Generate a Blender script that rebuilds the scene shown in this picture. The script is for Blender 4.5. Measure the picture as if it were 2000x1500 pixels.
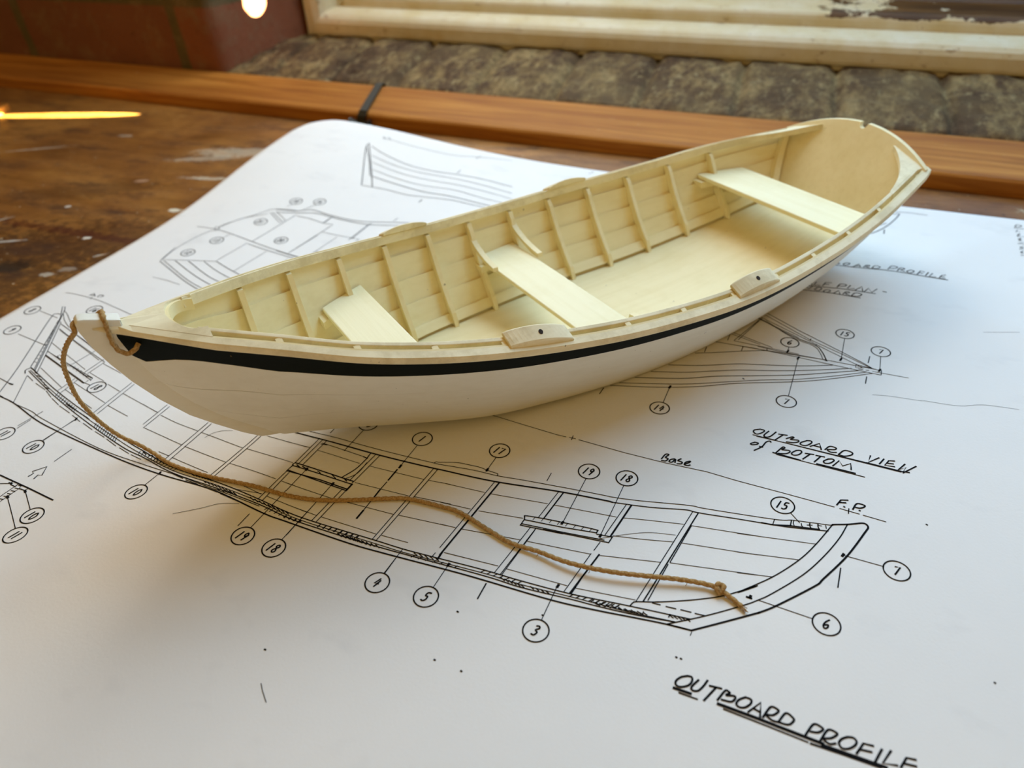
import bpy, math, random
from mathutils import Vector, Matrix, noise
random.seed(7)
S = 0.2                       # model unit -> metres (camera stands 0.2 m above the paper)
scene = bpy.context.scene
COL = scene.collection
for o in list(bpy.data.objects): bpy.data.objects.remove(o)

# ------------------------------------------------------------------ camera
cam = bpy.data.cameras.new('camera'); cob = bpy.data.objects.new('camera', cam); COL.objects.link(cob)
cam.sensor_width = 36.0; cam.lens = 26.036; cam.clip_start = 0.01; cam.clip_end = 50
R_, U_, F_ = Vector((.9232, .3821, -.0412)), Vector((-.1986, .5662, .8000)), Vector((-.3290, .7304, -.5986))
M_ = Matrix((R_, U_, -F_)).transposed().to_4x4(); M_.translation = (0, 0, .2)
cob.matrix_world = M_
cam.dof.use_dof = True; cam.dof.focus_distance = .275; cam.dof.aperture_fstop = 10.5
scene.camera = cob

# ------------------------------------------------------------------ light
w = bpy.data.worlds.new('room_light'); scene.world = w; w.use_nodes = True
w.node_tree.nodes['Background'].inputs[0].default_value = (1.0, .62, .20, 1)   # warm light of the room
w.node_tree.nodes['Background'].inputs[1].default_value = .42
WA = math.atan(-.027)         # the back wall is turned a little against the sheet
def wall_pt(x, y, z):         # wall frame (units): x along the rail, y behind its front face
    c, s = math.cos(WA), math.sin(WA)
    return Vector(((c*x - s*y)*S, (s*x + c*y + 2.677)*S, z*S))
def light(name, kind, loc, aim, energy, color, **kw):
    l = bpy.data.lights.new(name, kind); l.energy = energy; l.color = color
    for k, v in kw.items(): setattr(l, k, v)
    o = bpy.data.objects.new(name, l); COL.objects.link(o); o.location = loc
    o.rotation_euler = (Vector(aim) - Vector(loc)).to_track_quat('-Z', 'Y').to_euler()
    return o
day = light('window_daylight', 'AREA', wall_pt(.45, .98, 2.75), wall_pt(-.35, -3.0, .2), 7.4, (.40, .70, 1.0), shape='RECTANGLE', size=.66, size_y=.66)
glare = light('window_bright_sky', 'AREA', wall_pt(-1.75, .98, 2.3), wall_pt(-1.0, -3.0, .2), 3.6, (.98, .98, .95), shape='RECTANGLE', size=.30, size_y=.5)
sp = light('sun_sliver_on_bench', 'SPOT', wall_pt(.45, 1.0, .62), Vector((-.672, .4998, 0)), 3200.0, (1.0, .90, .46), spot_size=math.radians(1.75), spot_blend=.10, shadow_soft_size=.0)
sp.scale = (.62, 1, 1)
sp2 = light('sun_patch_on_brick', 'SPOT', wall_pt(-.9, 1.0, .70), wall_pt(-2.79, .52, .390), 330.0, (1.0, .92, .62), spot_size=math.radians(5.2), spot_blend=.1, shadow_soft_size=.0)
sp2.scale = (.7, 1, 1)

scene.view_settings.view_transform = 'Standard'; scene.view_settings.look = 'None'
scene.view_settings.exposure = 0.0; scene.view_settings.gamma = 1.0; scene.view_settings.use_curve_mapping = False

# ------------------------------------------------------------------ helpers
def tag(o, label=None, cat=None, group=None, kind=None):
    if label: o['label'] = label
    if cat: o['category'] = cat
    if group: o['group'] = group
    if kind: o['kind'] = kind
    return o
def empty(name, loc=(0, 0, 0), rz=0.0, parent=None):
    o = bpy.data.objects.new(name, None); COL.objects.link(o); o.location = loc; o.rotation_euler = (0, 0, rz)
    o.empty_display_size = .01
    if parent: o.parent = parent
    return o
class MB:
    def __init__(s): s.v = []; s.f = []
    def add(s, v, f):
        n = len(s.v); s.v += [tuple(p) for p in v]; s.f += [tuple(i + n for i in q) for q in f]
    def box(s, a, b):
        x0, y0, z0 = a; x1, y1, z1 = b
        s.add([(x0,y0,z0),(x1,y0,z0),(x1,y1,z0),(x0,y1,z0),(x0,y0,z1),(x1,y0,z1),(x1,y1,z1),(x0,y1,z1)],
              [(3,2,1,0),(4,5,6,7),(0,1,5,4),(1,2,6,5),(2,3,7,6),(3,0,4,7)])
    def grid(s, rows, flip=False):          # rows of points -> quads
        n = len(rows[0]); v = [p for r in rows for p in r]; f = []
        for i in range(len(rows)-1):
            for j in range(n-1):
                q = (i*n+j, i*n+j+1, (i+1)*n+j+1, (i+1)*n+j); f.append(q[::-1] if flip else q)
        s.add(v, f)
    def loft(s, rings, cap=True):           # closed rings -> skin
        n = len(rings[0]); v = [p for r in rings for p in r]; f = []
        for i in range(len(rings)-1):
            for j in range(n):
                k = (j+1) % n; f.append((i*n+j, i*n+k, (i+1)*n+k, (i+1)*n+j))
        if cap: f.append(tuple(range(n))[::-1]); f.append(tuple((len(rings)-1)*n + j for j in range(n)))
        s.add(v, f)
    def prism(s, poly, d):                  # planar polygon swept along d
        d = Vector(d); n = len(poly); a = [Vector(p) for p in poly]; b = [p + d for p in a]
        s.add(a + b, [tuple(range(n))[::-1], tuple(range(n, 2*n))] + [(i, (i+1) % n, n+(i+1) % n, n+i) for i in range(n)])
    def build(s, name, mat, parent=None, smooth=False, bevel=0, scale=1.0, auto=None):
        me = bpy.data.meshes.new(name); me.from_pydata([(x*scale, y*scale, z*scale) for x, y, z in s.v], [], s.f)
        import bmesh
        bm = bmesh.new(); bm.from_mesh(me); bmesh.ops.recalc_face_normals(bm, faces=bm.faces); bm.to_mesh(me); bm.free()
        if smooth: me.polygons.foreach_set('use_smooth', [True]*len(me.polygons))
        me.materials.append(mat)
        o = bpy.data.objects.new(name, me); COL.objects.link(o)
        if parent: o.parent = parent
        if bevel:
            m = o.modifiers.new('bevel', 'BEVEL'); m.width = bevel; m.segments = 2; m.limit_method = 'ANGLE'; m.angle_limit = math.radians(35)
        if auto is not None:
            m = o.modifiers.new('split', 'EDGE_SPLIT'); m.split_angle = math.radians(auto)
        return o
def catmull(pts, sub):
    P = [Vector(p) for p in pts]; out = []
    for i in range(len(P)-1):
        p0 = P[i-1] if i else P[0]*2 - P[1]; p1, p2 = P[i], P[i+1]; p3 = P[i+2] if i+2 < len(P) else P[-1]*2 - P[-2]
        for k in range(sub):
            t = k/sub; out.append(.5*((2*p1) + (p2-p0)*t + (2*p0-5*p1+4*p2-p3)*t*t + (3*p1-p0-3*p2+p3)*t**3))
    out.append(P[-1]); return out
def interp(tab, x):                         # monotone cubic through a table
    n = len(tab)
    if x <= tab[0][0]: i = 0
    elif x >= tab[-1][0]: i = n-2
    else:
        i = max(k for k in range(n-1) if tab[k][0] <= x)
    x0, y0 = tab[i]; x1, y1 = tab[i+1]; h_ = x1-x0; t = (x-x0)/h_
    if t < 0 or t > 1: return y0 + (y1-y0)*t
    def slope(k):
        if k == 0: return (tab[1][1]-tab[0][1])/(tab[1][0]-tab[0][0])
        if k == n-1: return (tab[-1][1]-tab[-2][1])/(tab[-1][0]-tab[-2][0])
        return (tab[k+1][1]-tab[k-1][1])/(tab[k+1][0]-tab[k-1][0])
    m0, m1 = slope(i)*h_, slope(i+1)*h_
    return (2*t**3-3*t*t+1)*y0 + (t**3-2*t*t+t)*m0 + (-2*t**3+3*t*t)*y1 + (t**3-t*t)*m1

# ------------------------------------------------------------------ materials
def srgb(r, g, b):
    f = lambda c: (c/255/12.92) if c/255 <= .04045 else ((c/255+.055)/1.055)**2.4
    return (f(r), f(g), f(b), 1)
class NT:
    def __init__(s, name):
        s.m = bpy.data.materials.new(name); s.m.use_nodes = True; s.t = s.m.node_tree; s.b = s.t.nodes['Principled BSDF']
        s.co = s.n('ShaderNodeTexCoord').outputs['Object']
    def n(s, kind, **kw):
        x = s.t.nodes.new(kind)
        for k, v in kw.items(): setattr(x, k, v)
        return x
    def l(s, a, b): s.t.links.new(a, b)
    def map(s, scale=(1,1,1), loc=(0,0,0), rot=(0,0,0), src=None):
        x = s.n('ShaderNodeMapping'); s.l(src or s.co, x.inputs[0]); x.inputs[1].default_value = loc; x.inputs[2].default_value = rot; x.inputs[3].default_value = scale
        return x.outputs[0]
    def noise(s, scale, detail=4, rough=.55, vec=None, dist=0):
        x = s.n('ShaderNodeTexNoise'); x.inputs['Scale'].default_value = scale; x.inputs['Detail'].default_value = detail
        x.inputs['Roughness'].default_value = rough; x.inputs['Distortion'].default_value = dist; s.l(vec or s.co, x.inputs['Vector']); return x.outputs['Fac']
    def ramp(s, src, stops):
        x = s.n('ShaderNodeValToRGB'); e = x.color_ramp.elements
        while len(e) < len(stops): e.new(.5)
        for q, (p, c) in zip(e, stops): q.position = p; q.color = c if len(c) == 4 else (*c, 1)
        s.l(src, x.inputs[0]); return x.outputs[0]
    def mix(s, fac, a, b, mode='MIX'):
        x = s.n('ShaderNodeMix', data_type='RGBA', blend_type=mode)
        for sock, v in ((x.inputs[0], fac), (x.inputs[6], a), (x.inputs[7], b)):
            if hasattr(v, 'links'): s.l(v, sock)
            else: sock.default_value = v
        return x.outputs[2]
    def math(s, op, a, b=0.0, c=0.0):
        x = s.n('ShaderNodeMath', operation=op)
        for sock, v in zip(x.inputs, (a, b, c)):
            if hasattr(v, 'links'): s.l(v, sock)
            else: sock.default_value = v
        return x.outputs[0]
    def bump(s, h_, dist, strength=1.0):
        x = s.n('ShaderNodeBump'); x.inputs['Strength'].default_value = strength; x.inputs['Distance'].default_value = dist
        s.l(h_, x.inputs['Height']); s.l(x.outputs[0], s.b.inputs['Normal'])
    def color(s, c):
        if hasattr(c, 'links'): s.l(c, s.b.inputs['Base Color'])
        else: s.b.inputs['Base Color'].default_value = c
    def rough(s, r, spec=None):
        if hasattr(r, 'links'): s.l(r, s.b.inputs['Roughness'])
        else: s.b.inputs['Roughness'].default_value = r
        if spec is not None: s.b.inputs['Specular IOR Level'].default_value = spec
B0 = (0, 0, 0, 1); W0 = (1, 1, 1, 1)

def boat_paint(name, base, grime, worn=None, grain_axis=0, rough=.55, grain=.25):
    t = NT(name); sc_ = [300, 300, 300]; sc_[grain_axis] = 14
    g = t.noise(1.0, 5, .6, t.map(tuple(sc_)))
    c = t.mix(t.math('MULTIPLY', t.ramp(g, [(.45, B0), (.75, W0)]), grain), base, grime)
    blot = t.noise(38, 5, .62)
    c = t.mix(t.math('MULTIPLY', t.ramp(blot, [(.5, B0), (.78, W0)]), .35), c, grime)
    sp_ = t.noise(420, 2, .5)
    c = t.mix(t.math('MULTIPLY', t.ramp(sp_, [(.765, B0), (.79, W0)]), .7), c, srgb(96, 78, 46))
    if worn:
        wn = t.noise(55, 6, .7)
        c = t.mix(t.math('MULTIPLY', t.ramp(wn, [(.47, B0), (.6, W0)]), .8), c, worn)
    t.color(c); t.rough(rough, .12 if base[1] < .05 else .35)
    t.bump(g, .0002, .5); return t.m
CREAM = boat_paint('cream_paint_inside', srgb(241, 227, 180), srgb(214, 194, 124))
CREAM_V = boat_paint('cream_paint_frames', srgb(241, 227, 180), srgb(204, 184, 112), grain_axis=2)
CREAM_T = boat_paint('cream_paint_seats', srgb(246, 238, 198), srgb(224, 210, 150), grain_axis=1)
RAIL_P = boat_paint('worn_cream_rail', srgb(240, 229, 192), srgb(206, 188, 138), srgb(214, 200, 158), rough=.6, grain=.35)
HULLW = boat_paint('white_hull_paint', srgb(232, 230, 216), srgb(214, 208, 188), rough=.5)
GREEN = boat_paint('dark_green_band', srgb(7, 16, 14), srgb(5, 11, 10), rough=.6, grain=.2)
HOLE_SHADE = NT('hole_shade'); HOLE_SHADE.color(srgb(40, 28, 18)); HOLE_SHADE.rough(.9); HOLE_SHADE = HOLE_SHADE.m  # dark colour painted for the shade down an oarlock hole
def ink(name, c):
    t = NT(name); t.color(c); t.rough(.85, .1); return t.m
INK = ink('black_ink', srgb(16, 16, 18)); GREY = ink('faint_ink', srgb(110, 116, 120))

def paper_mat():
    t = NT('drawing_paper'); n1 = t.noise(9, 4, .6); n2 = t.noise(900, 2, .5)
    c = t.mix(t.ramp(n1, [(.3, B0), (.75, W0)]), srgb(232, 233, 232), srgb(240, 239, 236))
    sm = t.noise(24, 3, .7, t.map((1, 1.6, 1), rot=(0, 0, .5)))
    c = t.mix(t.math('MULTIPLY', t.ramp(sm, [(.58, B0), (.8, W0)]), .35), c, srgb(205, 206, 208))
    t.color(c); t.rough(.75, .25); t.bump(n2, .00012, .35); return t.m
PAPER = paper_mat()

def rope_mat(name, base, dark):
    t = NT(name); n = t.noise(1500, 3, .6); t.color(t.mix(t.ramp(n, [(.35, B0), (.7, W0)]), dark, base)); t.rough(.9, .15); t.bump(n, .0003, .6); return t.m
ROPE = rope_mat('tan_cord', srgb(196, 164, 112), srgb(150, 116, 68))

def bench_mat():
    t = NT('worn_bench_wood')
    rot = (0, 0, math.radians(28))
    gv = t.map((7, 90, 60), rot=(0, 0, math.radians(-28)))
    g = t.noise(1.0, 6, .62, gv, .6); big = t.noise(6.5, 5, .62, None, .4); mid = t.noise(26, 5, .68, t.map((.6, 1.6, 1), rot=(0, 0, math.radians(-28))))
    c = t.ramp(big, [(.30, srgb(66, 36, 14)), (.45, srgb(122, 78, 32)), (.62, srgb(164, 116, 54)), (.8, srgb(104, 62, 24))])
    fine = t.noise(70, 6, .75)
    c = t.mix(t.math('MULTIPLY', t.ramp(fine, [(.42, B0), (.72, W0)]), .55), c, srgb(92, 56, 24))
    c = t.mix(.26, c, t.ramp(g, [(.3, srgb(96, 56, 22)), (.55, srgb(156, 104, 46)), (.75, srgb(186, 140, 78))]))
    c = t.mix(t.math('MULTIPLY', t.ramp(mid, [(.52, B0), (.68, W0)]), .75), c, srgb(58, 32, 18))
    # paint and glue smears that lie on the wood: soft-edged spots broken up by noise
    brk = t.noise(150, 4, .7)
    for (x, y, lx, ly, a, col, amt) in SMEARS:
        v = t.map((1/lx, 1/ly, 1), rot=(0, 0, 0), src=t.map((1, 1, 1), loc=(0, 0, 0), rot=(0, 0, -a), src=t.map(loc=(-x, -y, 0))))
        ln = t.n('ShaderNodeVectorMath', operation='LENGTH')
        flat = t.n('ShaderNodeVectorMath', operation='MULTIPLY'); t.l(v, flat.inputs[0]); flat.inputs[1].default_value = (1, 1, 0)
        t.l(flat.outputs[0], ln.inputs[0])
        d = t.math('ADD', ln.outputs['Value'], t.math('MULTIPLY', t.math('SUBTRACT', brk, .5), 2.2))
        c = t.mix(t.math('MULTIPLY', t.ramp(d, [(.55, W0), (1.0, B0)]), amt), c, col)
    sp_ = t.noise(330, 2, .5)
    c = t.mix(t.ramp(sp_, [(.725, B0), (.75, W0)]), c, srgb(190, 178, 150))
    sp2_ = t.noise(210, 2, .5, t.map(loc=(3, 1, 0)))
    c = t.mix(t.math('MULTIPLY', t.ramp(sp2_, [(.71, B0), (.74, W0)]), .8), c, srgb(40, 24, 14))
    t.color(c); t.rough(t.ramp(mid, [(.3, (.36,)*3), (.7, (.62,)*3)]), .4); t.bump(t.math('ADD', g, t.math('MULTIPLY', brk, .5)), .0005, .6); return t.m
WHITE_S = srgb(190, 180, 158)
SMEARS = [(-.50, .235, .16, .07, .3, srgb(46, 24, 12), .62), (-.40, .30, .10, .045, .2, srgb(58, 30, 14), .5), (-.50, .36, .07, .02, .5, srgb(64, 38, 18), .45),
          (-.44, .303, .12, .0055, .02, srgb(70, 22, 12), .6), (-.436, .462, .050, .012, .26, WHITE_S, .55), (-.455, .442, .034, .007, .4, WHITE_S, .45), (-.405, .462, .022, .006, .2, WHITE_S, .4),
          (-.424, .407, .024, .0035, .22, WHITE_S, .75), (-.397, .416, .014, .008, .6, srgb(186, 182, 168), .8), (-.402, .404, .007, .004, .9, srgb(226, 220, 206), .95),
          (-.406, .352, .0065, .0042, .2, srgb(214, 208, 186), .95), (-.431, .299, .0036, .0024, .3, srgb(214, 210, 196), .95), (-.472, .388, .006, .0035, .2, srgb(176, 140, 110), .8),
          (-.620, .418, .032, .0022, .55, WHITE_S, .55), (-.568, .467, .008, .003, .2, WHITE_S, .5), (-.487, .334, .003, .002, .3, srgb(210, 206, 196), .9), (-.402, .283, .005, .0016, .9, srgb(190, 184, 170), .8),
          (-.393, .278, .0028, .002, 0, srgb(200, 196, 184), .9), (-.407, .262, .006, .0035, .3, srgb(150, 136, 120), .8), (-.413, .253, .005, .003, .3, srgb(180, 172, 156), .8), (-.378, .303, .014, .006, .1, srgb(140, 112, 90), .6),
          (-.478, .279, .012, .0016, .5, srgb(200, 196, 186), .75), (-.445, .253, .016, .010, .5, srgb(30, 26, 22), .8), (-.515, .302, .008, .0014, 1.0, WHITE_S, .7), (-.354, .232, .010, .005, .4, srgb(36, 30, 24), .7),
          (.135, .51, .02, .005, -.1, srgb(205, 200, 170), .85), (-.235, .52, .04, .004, 0, srgb(186, 130, 70), .5)]
BENCH = bench_mat()

def pine_mat():
    t = NT('stained_pine'); g = t.noise(1.0, 6, .62, t.map((5, 130, 130)), .8); b = t.noise(8, 3, .6, t.map((.6, 2, 2)))
    c = t.ramp(g, [(.28, srgb(120, 70, 22)), (.5, srgb(172, 112, 44)), (.72, srgb(200, 142, 66))])
    c = t.mix(t.math('MULTIPLY', t.ramp(b, [(.4, B0), (.7, W0)]), .55), c, srgb(140, 80, 28))
    vor = t.n('ShaderNodeTexVoronoi'); vor.inputs['Scale'].default_value = 9; t.l(t.map((1.2, 2.2, 2.2)), vor.inputs['Vector'])
    c = t.mix(t.math('MULTIPLY', t.ramp(vor.outputs['Distance'], [(.03, W0), (.075, B0)]), .85), c, srgb(58, 26, 12))
    s_ = t.noise(180, 3, .6, t.map((.5, 1.4, 1.4)))
    c = t.mix(t.math('MULTIPLY', t.ramp(s_, [(.7, B0), (.76, W0)]), .6), c, srgb(214, 178, 128))
    t.color(c); t.rough(.6, .18); t.bump(g, .0006, .5); return t.m
PINE = pine_mat()

def window_paint():
    t = NT('flaking_window_paint'); g = t.noise(1.0, 5, .6, t.map((10, 160, 160))); n = t.noise(30, 5, .65)
    c = t.mix(t.ramp(n, [(.35, B0), (.7, W0)]), srgb(222, 214, 188), srgb(208, 192, 146))
    st = t.noise(95, 4, .7, t.map((.7, 1.5, 1.5), loc=(2, 0, 0)))
    c = t.mix(t.math('MULTIPLY', t.ramp(st, [(.62, B0), (.69, W0)]), .75), c, srgb(140, 104, 48))
    c = t.mix(t.math('MULTIPLY', t.ramp(g, [(.6, B0), (.8, W0)]), .3), c, srgb(150, 138, 110))
    # bare weathered timber where the paint has come away, on the right of the upper moulding
    sx = t.n('ShaderNodeSeparateXYZ'); t.l(t.co, sx.inputs[0])
    pk = t.noise(34, 8, .72, t.map((1, 1, 1.0), loc=(.3, .2, .1)))
    m1 = t.math('MULTIPLY', t.math('SUBTRACT', sx.outputs['X'], -.045), 7.0)
    m2 = t.math('MULTIPLY', t.math('SUBTRACT', sx.outputs['Z'], .0655), 130.0)
    k_ = t.math('ADD', t.math('MINIMUM', t.math('MINIMUM', m1, m2), .85), t.math('MULTIPLY', t.math('SUBTRACT', pk, .5), 3.2))
    bare = t.ramp(g, [(.35, srgb(64, 42, 20)), (.65, srgb(112, 80, 40))])
    c = t.mix(t.ramp(k_, [(.30, B0), (.34, W0)]), c, bare)
    t.color(c); t.rough(.5, .4); t.bump(g, .0006, .4); return t.m
WPAINT = window_paint()

def brick_mat(name, face):
    t = NT(name); n = t.noise(34 if face else 24, 7, .74, None if face else t.map((1.6, .8, 1), rot=(0, 0, .2)), .15); n2 = t.noise(150, 6, .78); n3 = t.noise(9, 4, .6)
    if face:
        br = t.n('ShaderNodeTexBrick'); br.offset = .5
        t.l(t.map((1, 1, 1), loc=(.055, -.008, 0), src=t.map(rot=(math.radians(-90), 0, 0))), br.inputs['Vector'])
        br.inputs['Scale'].default_value = 1; br.inputs['Brick Width'].default_value = .225; br.inputs['Row Height'].default_value = .075
        br.inputs['Mortar Size'].default_value = .007; br.inputs['Mortar Smooth'].default_value = .3
        br.inputs['Color1'].default_value = srgb(136, 84, 60); br.inputs['Color2'].default_value = srgb(120, 78, 60); br.inputs['Mortar'].default_value = srgb(96, 86, 60)
        c = br.outputs['Color']
        c = t.mix(t.math('MULTIPLY', t.ramp(n, [(.5, B0), (.68, W0)]), .6), c, srgb(134, 110, 84))
        c = t.mix(t.math('MULTIPLY', t.ramp(n2, [(.58, B0), (.72, W0)]), .5), c, srgb(58, 40, 30))
    else:
        c = t.ramp(n, [(.32, srgb(62, 46, 34)), (.47, srgb(92, 72, 52)), (.58, srgb(140, 118, 80)), (.72, srgb(182, 160, 112))])
        c = t.mix(t.math('MULTIPLY', t.ramp(n2, [(.47, B0), (.62, W0)]), .6), c, srgb(54, 40, 30))
        c = t.mix(t.math('MULTIPLY', t.ramp(t.noise(95, 5, .75, t.map((1.5, .7, 1), loc=(1, 1, 0))), [(.55, B0), (.68, W0)]), .6), c, srgb(186, 168, 122))
        c = t.mix(t.math('MULTIPLY', t.ramp(n3, [(.45, B0), (.7, W0)]), .5), c, srgb(128, 110, 76))
    t.color(c); t.rough(.9, .2); t.bump(t.math('ADD', n, t.math('MULTIPLY', n2, .6)), .004, .8); return t.m
BRICK = brick_mat('red_brick_wall', True); SILLB = brick_mat('mossy_sill_brick', False)
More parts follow.
